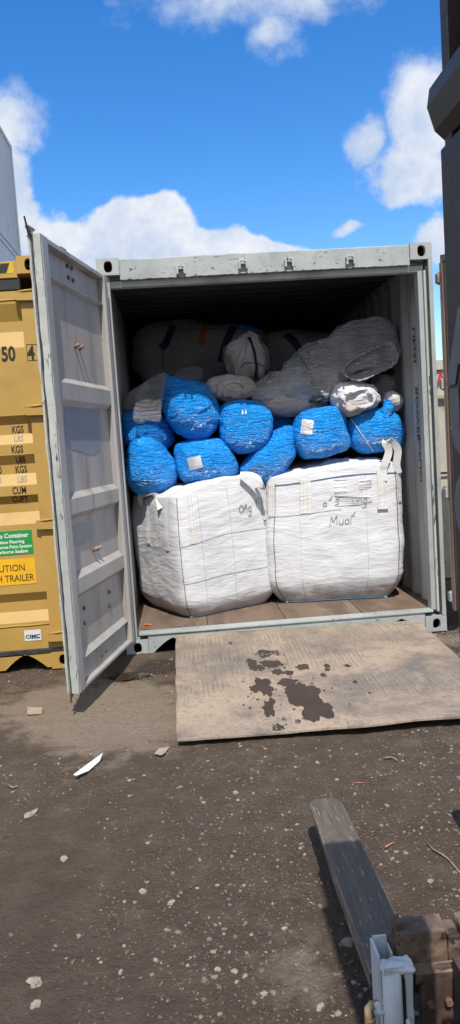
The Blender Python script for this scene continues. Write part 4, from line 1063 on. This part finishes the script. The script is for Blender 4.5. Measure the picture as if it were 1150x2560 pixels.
# ------------------------------------------------------------------ blue sacks
GB = 'blue plastic sacks piled on the bulk bags'
def sack(outline, Y, tf, tb, m, label, seed, **kw):
    Y += .12
    c = sum((at(x, y, Y=Y) for x, y in outline), Vector())/len(outline)
    t = thing('blue_sack', (c.x, Y, min(at(x, y, Y=Y).z for x, y in outline)), label, 'sack', GB)
    bm = blob_bm(outline, Y, tf, tb, seed=seed, **kw); obj('body', bm, M[m], t, smooth=True); return t
def knot(t, pts, r, m):
    bm = BM(); n = 22; P = []; V = [Vector(p) for p in pts]
    for i in range(n+1):
        f = i/n*(len(V)-1); a = min(int(f), len(V)-2); P.append(V[a].lerp(V[a+1], f-a))
    tube(bm, P, [r[0]+(r[1]-r[0])*i/n for i in range(n+1)], 18)
    bm.normal_update()
    for v in bm.verts: v.co += v.normal*.010*(1-2*abs(noise.noise(v.co*28)))
    obj('neck', bm, M[m], t, smooth=True)
from mathutils.bvhtree import BVHTree
def drape(body, px, py, lift=.003):
    """where the sight line of a photo pixel meets a soft body, and the surface normal there"""
    if body.name not in BV:
        org = origin(body); me = body.data
        BV[body.name] = BVHTree.FromPolygons([v.co+org for v in me.vertices], [tuple(p.vertices) for p in me.polygons])
    d = ray(px, py).normalized(); h = BV[body.name].ray_cast(CAM, d)
    if h[0] is None: return None
    n = h[1] if h[1].dot(d) < 0 else -h[1]
    return h[0]+n*lift, n
BV = {}
def label_on(t, px, py, w_, h_, Y, rot, seed=0):
    """a stuck paper label with faint rows of print, facing the door"""
    p = at(px, py, Y=Y); c, s = math.cos(rot), math.sin(rot); bm = BM(); n = 8; G_ = []
    body = t.children[0]; sc_ = FOC/(p-CAM).dot(_f)
    def pt_(a, b_, o):
        h = drape(body, px+(a*c-b_*s)*sc_, py-(a*s+b_*c)*sc_, .004)
        q = h[0] if h else at(px, py, Y=Y)
        return (q.x, q.y+o, q.z)
    for j in range(n+1): G_.append([bm.verts.new(pt_(w_*(i/n-.5), h_*(j/n-.5), 0)) for i in range(n+1)])
    for j in range(n):
        for i in range(n): bm.faces.new((G_[j][i], G_[j][i+1], G_[j+1][i+1], G_[j+1][i]))
    r = bmesh.ops.extrude_face_region(bm, geom=list(bm.faces)); bmesh.ops.translate(bm, verts=[g for g in r['geom'] if isinstance(g, bmesh.types.BMVert)], vec=(0, -.002, 0))
    bmesh.ops.recalc_face_normals(bm, faces=bm.faces)
    lb = obj('paper_label', bm, M['paper'], t)
    bm = BM(); q = random.Random(seed)
    for row in range(9):
        b0 = h_*(.40-.095*row); x = -w_*.42
        while x < w_*.40:
            L = w_*q.uniform(.06, .2)
            vs = [bm.verts.new(pt_(a, b_, -.0030)) for a, b_ in ((x, b0), (min(x+L, w_*.42), b0), (min(x+L, w_*.42), b0-h_*.025), (x, b0-h_*.025))]
            bm.faces.new(vs); x += L+w_*.05
            if q.random() < .3: break
    obj('print', bm, M['print'], lb)
t = sack([(306, 1040), (350, 1025), (400, 1035), (430, 1070), (428, 1110), (380, 1130), (318, 1115), (305, 1080)], .80, .22, .4, 'blue_b', 'dark shaded blue sack wedged behind the others against the left wall', 11, dirn=-.5)
t = sack([(405, 960), (428, 945), (470, 950), (505, 958), (530, 985), (547, 1020), (544, 1060), (520, 1092), (480, 1098), (445, 1082), (418, 1045), (404, 1000)], .62, .20, .50, 'blue_b', 'big bulging blue sack highest on the left, half in the roof shadow', 12, dirn=.5, ws=(2.5, 18), amp=.012)
knot(t, [at(428, 962, Y=.74), at(418, 950, Y=.72), at(417, 938, Y=.72)], (.035, .014), 'blue_a')
t = sack([(333, 1095), (352, 1080), (378, 1085), (405, 1108), (425, 1135), (440, 1165), (438, 1200), (418, 1232), (375, 1240), (335, 1225), (318, 1185), (318, 1130)], .66, .22, .30, 'blue_a', 'upright blue sack lowest on the left beside the open left door', 13, dirn=.2, ws=(2.5, 18), amp=.011)
knot(t, [at(355, 1100, Y=.72), at(350, 1085, Y=.68), at(362, 1074, Y=.68)], (.040, .02), 'blue_b')
t = sack([(440, 1110), (470, 1098), (510, 1096), (555, 1100), (580, 1130), (592, 1170), (575, 1200), (520, 1210), (465, 1205), (445, 1180), (438, 1140)], .62, .20, .4, 'blue_c', 'squat blue sack with a tilted white paper label, on the left bulk bag', 14, dirn=-.3, pinch=(555, 1130))
label_on(t, 488, 1157, .105, .095, .432, R(14), 1)
t = sack([(552, 1020), (575, 1004), (612, 1000), (650, 1008), (676, 1035), (678, 1075), (665, 1110), (635, 1130), (595, 1133), (560, 1112), (548, 1070)], .62, .17, .5, 'blue_a', 'round blue sack end with a vertical tape seam, above the diagonal sack', 15, dirn=.05, p=2.6, ws=(2.5, 18))
def band(t, pts, wid, m, name, lift=.003):
    P, N = [], []
    for x, y in pts:
        h = drape(t.children[0], x, y, lift)
        if h: P.append(h[0]); N.append(h[1])
    for _ in range(2):
        P = [P[0]]+[(P[i-1]+P[i]*2+P[i+1])/4 for i in range(1, len(P)-1)]+[P[-1]]; N = [N[0]]+[(N[i-1]+N[i]*2+N[i+1]).normalized() for i in range(1, len(N)-1)]+[N[-1]]
    return obj(name, ribbon(BM(), [p+n*.003 for p, n in zip(P, N)], N, wid, .002), m, t)
band(t, [(611+i*.15, 1012+i*5.6) for i in range(21)], .052, M['blue_b'], 'tape')
band(t, [(606, 1026+i) for i in range(12)], .014, M['tape'], 'foil_tag', .008); band(t, [(614, 1025+i) for i in range(12)], .012, M['tape'], 'foil_tag', .008)
h = drape(t.children[0], 586, 1073, .006); text('lettering', '17-4µ', h[0], .028, M['ink'], t, sx=1.2)
t = sack([(604, 1165), (640, 1120), (680, 1085), (715, 1066), (735, 1075), (742, 1110), (740, 1140), (715, 1175), (680, 1205), (660, 1212), (625, 1195), (602, 1180)], .66, .19, .3, 'blue_b', 'elongated blue sack lying diagonally down between the two bulk bags', 16, dirn=.62, ws=(2.5, 18))
t = sack([(738, 1050), (755, 1028), (800, 1016), (845, 1020), (862, 1045), (870, 1090), (868, 1120), (830, 1138), (770, 1148), (748, 1130), (735, 1090)], .60, .17, .5, 'blue_c', 'square-ended blue sack with a crumpled white label high on its left', 17, dirn=.3, p=3.0, pinch=(795, 1085))
label_on(t, 768, 1068, .090, .115, .432, R(-8), 2)
t = sack([(868, 1050), (900, 1022), (940, 1020), (975, 1025), (1000, 1045), (1010, 1075), (1000, 1120), (960, 1128), (905, 1132), (875, 1110), (866, 1080)], .62, .18, .45, 'blue_c', 'blue sack farthest right, its twisted neck sticking up', 18, dirn=-.4, pinch=(965, 1035))
knot(t, [at(962, 1045, Y=.64), at(970, 1020, Y=.62), at(968, 1000, Y=.62)], (.055, .022), 'blue_a')
band(t, [(874+i*4.9, 1040+i*7.2) for i in range(15)], .006, M['webbing'], 'string', .004)
t = sack([(640, 1020), (700, 1010), (745, 1025), (745, 1080), (700, 1090), (660, 1075)], .95, .12, .3, 'blue_b', 'blue sack in deep shade behind the diagonal sack', 19)

# ------------------------------------------------------------------ white sacks and sheeting behind
def soft(name, outline, Y, tf, tb, m, label, cat, seed, group=None, **kw):
    c = sum((at(x, y, Y=Y) for x, y in outline), Vector())/len(outline)
    t = thing(name, (c.x, Y, min(at(x, y, Y=Y).z for x, y in outline)), label, cat, group)
    obj('body', blob_bm(outline, Y, tf, tb, seed=seed, **kw), M[m], t, smooth=True); return t
GW = 'grey white sacks heaped behind the blue ones'
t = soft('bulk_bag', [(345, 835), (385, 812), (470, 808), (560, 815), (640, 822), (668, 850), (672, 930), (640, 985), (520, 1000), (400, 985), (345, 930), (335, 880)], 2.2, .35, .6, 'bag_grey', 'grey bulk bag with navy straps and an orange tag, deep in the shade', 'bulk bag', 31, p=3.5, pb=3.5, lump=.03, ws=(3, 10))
def front_strip(t, pts, Yc, tf, wid, m, name):
    """a band laid along the front of a soft body"""
    P, N = [], []; V = [Vector((x, y)) for x, y, _ in pts]
    for i in range(25):
        f = i/24*(len(V)-1); a = min(int(f), len(V)-2); q = V[a].lerp(V[a+1], f-a); h = drape(t.children[0], q.x, q.y, .004)
        if h: P.append(h[0]); N.append(h[1])
    for _ in range(3):
        P = [P[0]]+[(P[i-1]+P[i]*2+P[i+1])/4 for i in range(1, len(P)-1)]+[P[-1]]; N = [N[0]]+[(N[i-1]+N[i]*2+N[i+1]).normalized() for i in range(1, len(N)-1)]+[N[-1]]
    obj(name, ribbon(BM(), [p+n*.004 for p, n in zip(P, N)], N, wid, .004), m, t)
front_strip(t, [(432, 815, .55), (425, 835, .93), (415, 862, 1.06), (402, 870, 1.07)], 1.75, .35, .07, M['navy_web'], 'strap')
front_strip(t, [(585, 818, .55), (572, 840, .95), (560, 870, 1.07), (552, 905, 1.08)], 1.75, .35, .07, M['navy_web'], 'strap')
front_strip(t, [(512, 818, .70), (508, 835, .98), (505, 850, 1.07), (503, 862, 1.09)], 1.75, .35, .055, M['orange'], 'tag')
front_strip(t, [(433, 826, .88), (500, 824, .92), (580, 822, .80)], 1.75, .37, .008, M['thread_blue'], 'seam')
front_strip(t, [(412, 866, 1.07), (408, 900, 1.1), (405, 950, 1.1)], 1.75, .35, .006, M['thread'], 'seam')
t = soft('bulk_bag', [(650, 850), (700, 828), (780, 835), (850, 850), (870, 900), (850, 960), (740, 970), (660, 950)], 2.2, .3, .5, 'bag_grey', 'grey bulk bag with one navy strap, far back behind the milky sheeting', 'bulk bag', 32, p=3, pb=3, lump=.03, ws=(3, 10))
front_strip(t, [(715, 838, .7), (735, 852, 1.0), (748, 875, 1.12), (752, 900, 1.12)], 1.75, .3, .07, M['navy_web'], 'strap')
t = soft('blue_sack', [(575, 822), (610, 812), (650, 830), (655, 850), (600, 845)], 2.1, .25, .2, 'blue_b', 'scrap of blue sacking over the grey bulk bag top', 'sack', 41)
# crumpled upright sack with an open mouth
t = soft('crumpled_sack', [(565, 880), (590, 850), (620, 836), (640, 862), (650, 900), (655, 940), (630, 955), (590, 945), (570, 915)], 1.10, .16, .2, 'bag_dull', 'crumpled off-white sack standing up with a navy strap, in the shade', 'sack', 33, GW, pinch=(618, 840), amp=.04, ws=(3, 12), lump=.04)
front_strip(t, [(622, 845, .5), (634, 880, 1.05), (640, 920, 1.05), (638, 945, .7)], 1.10, .17, .03, M['navy_web'], 'strap')
front_strip(t, [(602, 918, 1.05), (612, 905, 1.12), (640, 908, .95), (655, 915, .6)], 1.10, .17, .008, M['thread_blue'], 'cord')
t = soft('crumpled_sack', [(640, 870), (660, 860), (675, 890), (672, 925), (650, 930)], 1.2, .08, .1, 'bag_grey', 'small grey fold of sacking beside the upright crumpled sack', 'sack', 34, GW, amp=.015)
# the big milky sack, tied low and flaring to an open mouth at upper right
t = soft('milky_sack', [(640, 985), (690, 940), (740, 905), (790, 868), (850, 835), (905, 812), (945, 808), (972, 835), (985, 870), (975, 905), (930, 905), (880, 925), (850, 955), (825, 990), (805, 1008), (770, 1002), (700, 990)], .80, .18, .35, 'film_white', 'large milky translucent sack tied at its waist, flaring open to the upper right', 'sack', 35, GW, center=(810, 935), pinch=(805, 1005), amp=.075, ws=(2.2, 13), lump=.03, n=240, rg=50)
def mouth(t, outer, inner, Yo, Yi, m, md, seed, amp=.006):
    """an open sack mouth: rolled rim between the outer and inner outlines, a dark hollow beyond"""
    n = 90; A = smooth_loop([(lambda p: (p.x, p.z))(at(x, y, Y=Yo)) for x, y in outer], n); B = smooth_loop([(lambda p: (p.x, p.z))(at(x, y, Y=Yo)) for x, y in inner], n)
    i0 = min(range(n), key=lambda j: (B[j]-A[0]).length); B = B[i0:]+B[:i0]
    if sum((B[j]-A[j]).length for j in range(n)) > sum((B[-j]-A[j]).length for j in range(n)): B = [B[-j] for j in range(n)]
    bm = BM(); R_ = []; K = 12
    for k_ in range(K+1):
        a = k_/K*math.pi*1.15; f = .5-.5*math.cos(min(a, math.pi)); ring = []
        for j in range(n):
            q = A[j].lerp(B[j], f); y = Yo-.045*math.sin(a)+(max(0, a-math.pi))*.1
            d = amp*2*fbm((q.x, y, q.y), 12, 3, seed)
            ring.append(bm.verts.new((q.x+d, y+d, q.y+d)))
        R_.append(ring)
    cB = sum(B, Vector((0, 0)))/n
    for k_ in range(1, 5):
        f = 1-.15*k_; R_.append([bm.verts.new((cB.x+(q.x-cB.x)*f, Yo+.03+(Yi-Yo)*k_/4, cB.y+(q.y-cB.y)*f+.012*noise.noise(Vector((q.x*30, k_, q.y*30))))) for q in B])
    for P_, Q_ in zip(R_, R_[1:]):
        for j in range(n): bm.faces.new((P_[j], P_[(j+1) % n], Q_[(j+1) % n], Q_[j]))
    bm.faces.new(R_[-1]); bmesh.ops.recalc_face_normals(bm, faces=bm.faces)
    return obj('mouth', bm, m, t, smooth=True)
def bowl(t, outline, Y, depth, m, seed, lip=.008, n=140):
    """the hollow inside of an open sack end, with its turned lip"""
    o3 = [at(x, y, Y=Y) for x, y in outline]; L = smooth_loop([(q.x, q.z) for q in o3], n); c = sum(L, Vector((0, 0)))/n
    bm = BM(); rings = []
    for k_ in range(15):
        f = 1-k_/15; ring = []
        for j in range(n):
            q = c+(L[j]-c)*f; a = j*2*math.pi/n
            y = Y+depth*(1-f**2.2)+.016*(1-2*abs(noise.noise(Vector((a*3.2, f*1.5, seed)))))*min(1, (1-f)*4)+.010*math.sin(a*3+seed)
            ring.append(bm.verts.new((q.x, y, q.y)))
        rings.append(ring)
    for A, B in zip(rings, rings[1:]):
        for j in range(n): bm.faces.new((A[j], A[(j+1) % n], B[(j+1) % n], B[j]))
    bm.faces.new(rings[-1])
    r = bmesh.ops.extrude_face_region(bm, geom=list(bm.faces)); bmesh.ops.translate(bm, verts=[g for g in r['geom'] if isinstance(g, bmesh.types.BMVert)], vec=(0, .006, 0))
    bmesh.ops.recalc_face_normals(bm, faces=bm.faces)
    mo = obj('mouth', bm, m, t, smooth=True)
    bm = BM(); P = [(q.x, Y+.010*math.sin(j*6*math.pi/n+seed)-.004, q.y) for j, q in enumerate(L)]; P.append(P[0])
    tube(bm, P, [lip*(1+.35*math.sin(j*.9)) for j in range(n+1)], 8); obj('hem', bm, m, mo, smooth=True)
bowl(t, [(858, 928), (872, 905), (905, 885), (945, 866), (976, 858), (993, 890), (984, 912), (945, 932), (905, 950), (876, 945)], .535, .15, M['film_white'], 3)
bm = BM(); tube(bm, [at(775, 1004, Y=.68), at(795, 1000, Y=.62), at(812, 994, Y=.62), at(826, 982, Y=.68)], .012, 8); obj('tie', bm, M['thread'], t)
bm = BM(); P = [at(745+i*4.6, 880+i*8.0, Y=.66-.05*math.sin(i/14*3.1)) for i in range(15)]; ribbon(bm, P, [Vector((-.3, -1, .4))]*15, .008, .003); obj('seam', bm, M['thread'], t)
t = soft('milky_sack', [(632, 985), (660, 972), (700, 975), (745, 992), (790, 1005), (775, 1025), (720, 1038), (670, 1030), (640, 1005)], .82, .13, .2, 'bag_dull', 'limp milky sack end sagging below the tied waist of the big sack', 'sack', 36, GW, amp=.035, pinch=(800, 1000), ws=(3, 14))
# rolled sacks with open mouths
t = soft('rolled_sack', [(516, 962), (540, 945), (580, 943), (620, 952), (635, 972), (622, 990), (585, 1003), (545, 996), (522, 982)], .78, .10, .4, 'bag_dull', 'rolled off-white sack end above the round blue sacks, its mouth a narrow slit', 'sack', 37, GW, amp=.026, ws=(4, 14))
mouth(t, [(536, 966), (560, 950), (600, 950), (630, 968), (615, 988), (580, 998), (548, 988)], [(560, 972), (585, 963), (605, 968), (598, 977), (572, 980)], .685, 1.0, M['bag_dull'], None, 4, .012)
t = soft('rolled_sack', [(828, 985), (845, 962), (885, 955), (925, 965), (945, 985), (940, 1012), (900, 1030), (860, 1038), (835, 1015)], .66, .12, .5, 'bag_white', 'rolled white sack catching the sun on the right, grey cloth inside its mouth', 'sack', 38, GW, amp=.022, ws=(4, 14))
mouth(t, [(848, 990), (868, 972), (905, 972), (938, 990), (935, 1010), (900, 1025), (865, 1030), (850, 1012)], [(868, 995), (885, 983), (912, 983), (930, 995), (925, 1008), (900, 1012), (876, 1010)], .56, .95, M['bag_white'], None, 5, .012)
t = soft('crumpled_sack', [(935, 945), (965, 935), (990, 945), (985, 985), (960, 1000), (935, 985)], .9, .12, .2, 'film_white', 'crumpled plastic sack tucked beside the right wall', 'sack', 39, GW, amp=.018)
t = soft('crumpled_sack', [(965, 985), (985, 982), (1005, 1000), (1000, 1022), (975, 1028), (962, 1010)], .70, .07, .2, 'bag_white', 'small white sack corner poking out at the right wall', 'sack', 40, GW, amp=.012)
# clear film hanging over the left of the pile
t = soft('clear_film', [(355, 962), (380, 945), (408, 935), (412, 945), (404, 1000), (398, 1048), (370, 1048), (340, 1046), (345, 1000)], .60, .03, .03, 'clear', 'clear crinkled plastic film draped on the left of the blue sacks', 'plastic film', 42, amp=.010, dirn=1.4, ws=(3, 22), lump=.03)
t = soft('clear_film', [(440, 930), (470, 918), (500, 925), (505, 945), (480, 955), (445, 950)], 1.0, .05, .08, 'clear', 'small puff of clear plastic behind the biggest blue sack', 'plastic film', 43, amp=.012)
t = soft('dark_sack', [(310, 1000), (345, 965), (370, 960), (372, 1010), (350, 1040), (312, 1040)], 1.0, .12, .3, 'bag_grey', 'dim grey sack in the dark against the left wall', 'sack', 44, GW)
p = at(1012, 1045, Y=.9); bm = BM(); tube(bm, [(2.34, .86, p.z-.14), (2.34, .86, p.z+.06), (2.34, .86, p.z+.10), (2.34, .86, p.z+.13)], [.034, .034, .016, .014], 14)
o = obj('plastic_bottle', bm, M['clear'], smooth=True, loc=(2.34, .86, p.z-.14), tag=('pale blue clear plastic bottle wedged upright by the right wall', 'bottle'))
bm = BM(); p = at(370, 1563, Z=.163); pebble(bm, (p.x, p.y, .166), .028, .35, rng, 2); obj('scrap', bm, M['scrap'], loc=(p.x, p.y, .163), tag=('orange crumpled scrap on the container floor by the sill', 'scrap'))

# ------------------------------------------------------------------ litter on the dirt
def slip(name, pts, th, m, label, cat, curl=0, lift=.004):
    P = [at(x, y, Z=0) for x, y in pts]; c = sum(P, Vector())/len(P); z = ground_z(c.x, c.y)+lift+.006
    bm = prism(BM(), [(q.x, q.y) for q in P], 'z', z, z+th)
    for v in bm.verts: v.co.z += curl*((v.co.xy-c.xy).length**2)*4
    return obj(name, bm, m, loc=(c.x, c.y, z), tag=(label, cat))
slip('plastic_strip', [(184, 1946), (192, 1949), (222, 1928), (250, 1906), (258, 1893), (240, 1902), (208, 1926)], .003, M['white_plastic'], 'white pointed plastic strip lying on the dirt', 'strip', .3)
slip('cardboard', [(69, 1770), (107, 1771), (105, 1786), (68, 1787)], .006, M['card'], 'tan cardboard piece near the yellow container', 'cardboard')
slip('cardboard', [(386, 1885), (398, 1872), (424, 1868), (413, 1883), (403, 1889)], .004, M['card'], 'grey tan cardboard scrap left of the ramp corner', 'cardboard')
def stick(pts, r, m, label, name='twig', cat='twig'):
    P = [at(x, y, Z=0) for x, y in pts]; P = [Vector((q.x, q.y, ground_z(q.x, q.y)+r+.004)) for q in P]
    obj(name, tube(BM(), P, [r*(1-.4*i/len(P)) for i in range(len(P))], 6), m, loc=P[0], tag=(label, cat))
stick([(1068, 2106), (1085, 2122), (1105, 2135), (1122, 2146), (1150, 2176)], .004, M['wood'], 'long pale twig between the two forks')
stick([(962, 1893), (980, 1892), (992, 1899)], .006, M['wood'], 'short pale twig below the ramp')
stick([(962, 2113), (975, 2107), (987, 2103)], .004, M['pink'], 'salmon plastic sliver right of the long fork', 'plastic_sliver', 'plastic sliver')
stick([(880, 1953), (896, 1953), (912, 1954)], .0025, M['pink'], 'thin salmon plastic sliver above the fork tip', 'plastic_sliver', 'plastic sliver')
stick([(20, 1960), (32, 1966), (45, 1963)], .006, M['wood'], 'curved pale twig on the dirt at the far left')

# ------------------------------------------------------------------ the forklift in the foreground
fk = thing('forklift', (1.28, -4.4, 0), 'dark forklift at the right edge, forks low over the dirt', 'forklift')
def fork_bm(x0, x1, ytip, yheel, zt=.150):
    n = 40; bm = BM(); L = []
    for i in range(n+1):
        f = (i/n)**1.7; y = ytip+(yheel-ytip)*f; d = ytip-y
        hw = (x1-x0)/2; cx = (x0+x1)/2
        if d < .055: hw = hw*(.55+.45*math.sqrt(max(0, 1-(1-d/.055)**2)))
        if d < .5: hw *= .90+.10*d/.5
        th = .012+min(1, d/.6)*.032; z = zt-.006*max(0, 1-d/.3); e = .006
        L.append([bm.verts.new(p) for p in ((cx-hw, y, z-th), (cx-hw, y, z-e*.8), (cx-hw+e, y, z), (cx+hw-e, y, z), (cx+hw, y, z-e*.8), (cx+hw, y, z-th))])
    for a, c in zip(L, L[1:]):
        for q in range(6): bm.faces.new((a[q], a[(q+1) % 6], c[(q+1) % 6], c[q])).material_index = 0 if q == 2 else 1
    bm.faces.new(L[0]); bm.faces.new(L[-1][::-1]); bmesh.ops.recalc_face_normals(bm, faces=bm.faces)
    return bm
for x0 in (.886, 1.468):
    f = obj('fork', fork_bm(x0, x0+.136, -2.768, -3.74), [M['fork'], M['fork_edge']], fk)
    bm = BM(); box(bm, (x0+.004, -3.775, .105), (x0+.126, -3.7401, .25), .006); obj('shank', bm, M['carriage_dark'], f)
bm = BM()
def rough(bm, amp, sc, seed):
    bmesh.ops.subdivide_edges(bm, edges=list(bm.edges), cuts=5, use_grid_fill=True); bm.normal_update()
    for v in bm.verts: v.co += v.normal*amp*fbm(v.co, sc, 3, seed)
    return bm
box(bm, (.935, -3.84, .215), (1.062, -3.7765, .318), .005); box(bm, (1.0625, -3.84, .215), (1.095, -3.7765, .300), .006); box(bm, (1.0955, -3.84, .215), (1.75, -3.7765, .322), .010)
obj('carriage_bar', rough(bm, .004, 22, 3), M['carriage'], fk, smooth=False)
bm = BM(); box(bm, (.985, -3.860, .02), (1.070, -3.841, .235), .008); box(bm, (1.10, -3.850, .03), (1.72, -3.80, .10), .008); box(bm, (1.5, -3.86, .02), (1.6, -3.841, .235), .006); obj('carriage_plate', rough(bm, .005, 18, 5), M['carriage_dark'], fk)
bm = BM(); prism(bm, [(-3.8605, .196), (-3.866, .226), (-3.8415, .238), (-3.8415, .196)], 'x', .972, 1.10); obj('carriage_ledge', rough(bm, .003, 30, 11), M['carriage'], fk)
for bx, bz in ((1.006, .150), (1.050, .150), (1.006, .085), (1.050, .085)):
    bm = BM(); tube(bm, [(bx, -3.858, bz), (bx, -3.874, bz)], .0095, 6); obj('bolt', bm, M['rust'], fk)
bm = BM(); prism(bm, [(.940, .3185), (.958, .3185), (.954, .336), (.944, .336)], 'y', -3.825, -3.79); obj('fork_latch', bm, M['rust'], fk)
bm = BM(); prism(bm, [(1.062, .265), (1.20, .268), (1.20, .150), (1.075, .150), (1.066, .20)], 'y', -3.955, -3.865); obj('roller_bracket', rough(bm, .004, 16, 7), M['carriage_dark'], fk)
# welded pale blue post with pipe, weld bead, open top
bm = BM(); box(bm, (.878, -3.872, .01), (.884, -3.800, .288)); box(bm, (.8845, -3.806, .01), (.918, -3.800, .294)); box(bm, (.9185, -3.84, .01), (.923, -3.800, .272)); post = obj('post', bm, M['blue_white'], fk)
bm = BM(); tube(bm, [(.910, -3.868, .0), (.910, -3.868, .250)], .0245, 24); obj('pipe', bm, M['blue_white'], post)
bm = BM(); box(bm, (.941, -3.872, .0), (.962, -3.850, .238), .006); obj('side_plate', rough(bm, .004, 30, 9), M['blue_white'], post, smooth=True)
bm = BM(); box(bm, (.930, -3.876, .02), (.9405, -3.858, .225)); obj('groove', bm, M['hole'], post)
bm = BM(); box(bm, (.884, -3.888, .246), (.964, -3.846, .270), .011); obj('weld_bead', rough(bm, .009, 42, 4), M['blue_white'], post, smooth=True)
bm = BM(); pebble(bm, (.944, -3.878, .115), .012, 1.1, rng, 3); obj('weld_drip', bm, M['blue_white'], post, smooth=True)
bm = BM(); pebble(bm, (.878, -3.866, .150), .014, 1.3, rng, 3); obj('weld_drip', bm, M['blue_white'], post, smooth=True)
bm = BM(); P = [(.876, -3.85, .150), (.862, -3.853, .152), (.853, -3.856, .146), (.852, -3.858, .130), (.853, -3.858, .110), (.855, -3.858, .085), (.856, -3.858, .068)]
tube(bm, P, .0105, 12)
for i in range(8): tube(bm, [(.853+.0004*i+.0115*math.cos(a), -3.858+.0115*math.sin(a), .070+.0075*i+.003*math.cos(a)) for a in [j*math.pi/6 for j in range(13)]], .0028, 5, False)
obj('bent_bar', bm, M['rebar'], post, smooth=True)
# mast rails
MX, MY = .866, -4.55
bm = BM(); z1 = 2.30
prism(bm, [(MX, MY-.13), (MX, MY-.106), (MX+.060, MY-.106), (MX+.060, MY-.024), (MX, MY-.024), (MX, MY), (MX+.150, MY), (MX+.150, MY-.13)], 'z', .06, z1); rail = obj('mast_rail', bm, M['brown_steel'], fk)
bm = BM(); box(bm, (MX-.006, MY-.13, .10), (MX-.001, MY+.002, 1.90), .002); mast = obj('side_plate', bm, M['brown_steel'], rail)
bm = BM(); box(bm, (MX+.020, MY-.100, .08), (MX+.058, MY-.030, z1-.02), .004); obj('mast_rail', bm, M['dark_steel'], fk)
bm = BM(); X2 = 1.60
prism(bm, [(X2, MY-.13), (X2, MY), (X2-.055, MY), (X2-.055, MY-.018), (X2-.014, MY-.018), (X2-.014, MY-.112), (X2-.055, MY-.112), (X2-.055, MY-.13)], 'z', .06, z1); obj('mast_rail', bm, M['brown_steel'], fk)
bm = BM(); box(bm, (MX+.160, MY-.12, 1.08), (X2-.056, MY-.02, 1.16), .006); box(bm, (MX+.160, MY-.12, .12), (X2-.056, MY-.03, .2), .006); obj('mast_crossbar', bm, M['dark_steel'], fk)
# overhead guard: side bars running back from the mast, pillars, cross bars
gx0 = .845
bm = BM()
prism(bm, [(gx0, 1.955), (gx0+.009, 1.925), (gx0+.023, 1.912), (gx0+.12, 1.912), (gx0+.12, 1.978), (gx0+.004, 1.978)], 'y', -5.7, MY+.004); gd = obj('guard_bar', bm, M['dark_steel'], fk)
bm = BM(); box(bm, (1.52, -5.7, 1.912), (1.66, MY+.0, 1.978), .006); obj('guard_bar', bm, M['dark_steel'], fk)
bm = BM()
for y in (-5.25, -5.55): box(bm, (gx0+.121, y, 1.92), (1.519, y+.03, 1.96), .004)
obj('guard_slat', bm, M['dark_steel'], fk)
for x in (gx0+.06, 1.54):
    bm = BM(); box(bm, (x, -5.69, .6), (x+.07, -5.6, 1.911), .006); obj('guard_pillar', bm, M['dark_steel'], fk)
bm = BM(); box(bm, (1.00, -6.4, .18), (1.58, -4.80, .62), .03); box(bm, (1.02, -6.45, .62), (1.56, -5.75, 1.05), .05); obj('chassis', bm, M['brown_steel'], fk)
bm = BM(); box(bm, (1.12, -5.70, .62), (1.46, -5.25, .74), .03); box(bm, (1.12, -5.74, .74), (1.46, -5.66, 1.1), .03); obj('seat', bm, M['rubber'], fk)
for x, y, r in ((1.02, -4.95, .28), (1.56, -4.95, .28), (1.03, -6.05, .22), (1.55, -6.05, .22)):
    bm = BM(); tube(bm, [(x-.07, y, r), (x+.07, y, r)], r, 28); wh = obj('wheel', bm, M['tyre'], fk); bm = BM(); tube(bm, [(x-.075, y, r), (x+.075, y, r)], r*.55, 20); obj('rim', bm, M['brown_steel'], wh)
# big grey letters running down the mast's side
for s, z, sz in (('A', 1.60, .085), ('U', 1.505, .08), ('O', 1.385, .10)):
    mtx = Matrix(((0, 0, -1, MX-.0074), (-1, 0, 0, MY-.004), (0, 1, 0, z), (0, 0, 0, 1)))
    text('lettering', s, None, sz/.7, M['decal_grey'], mast, matrix=mtx, sx=1.25, off=.006)
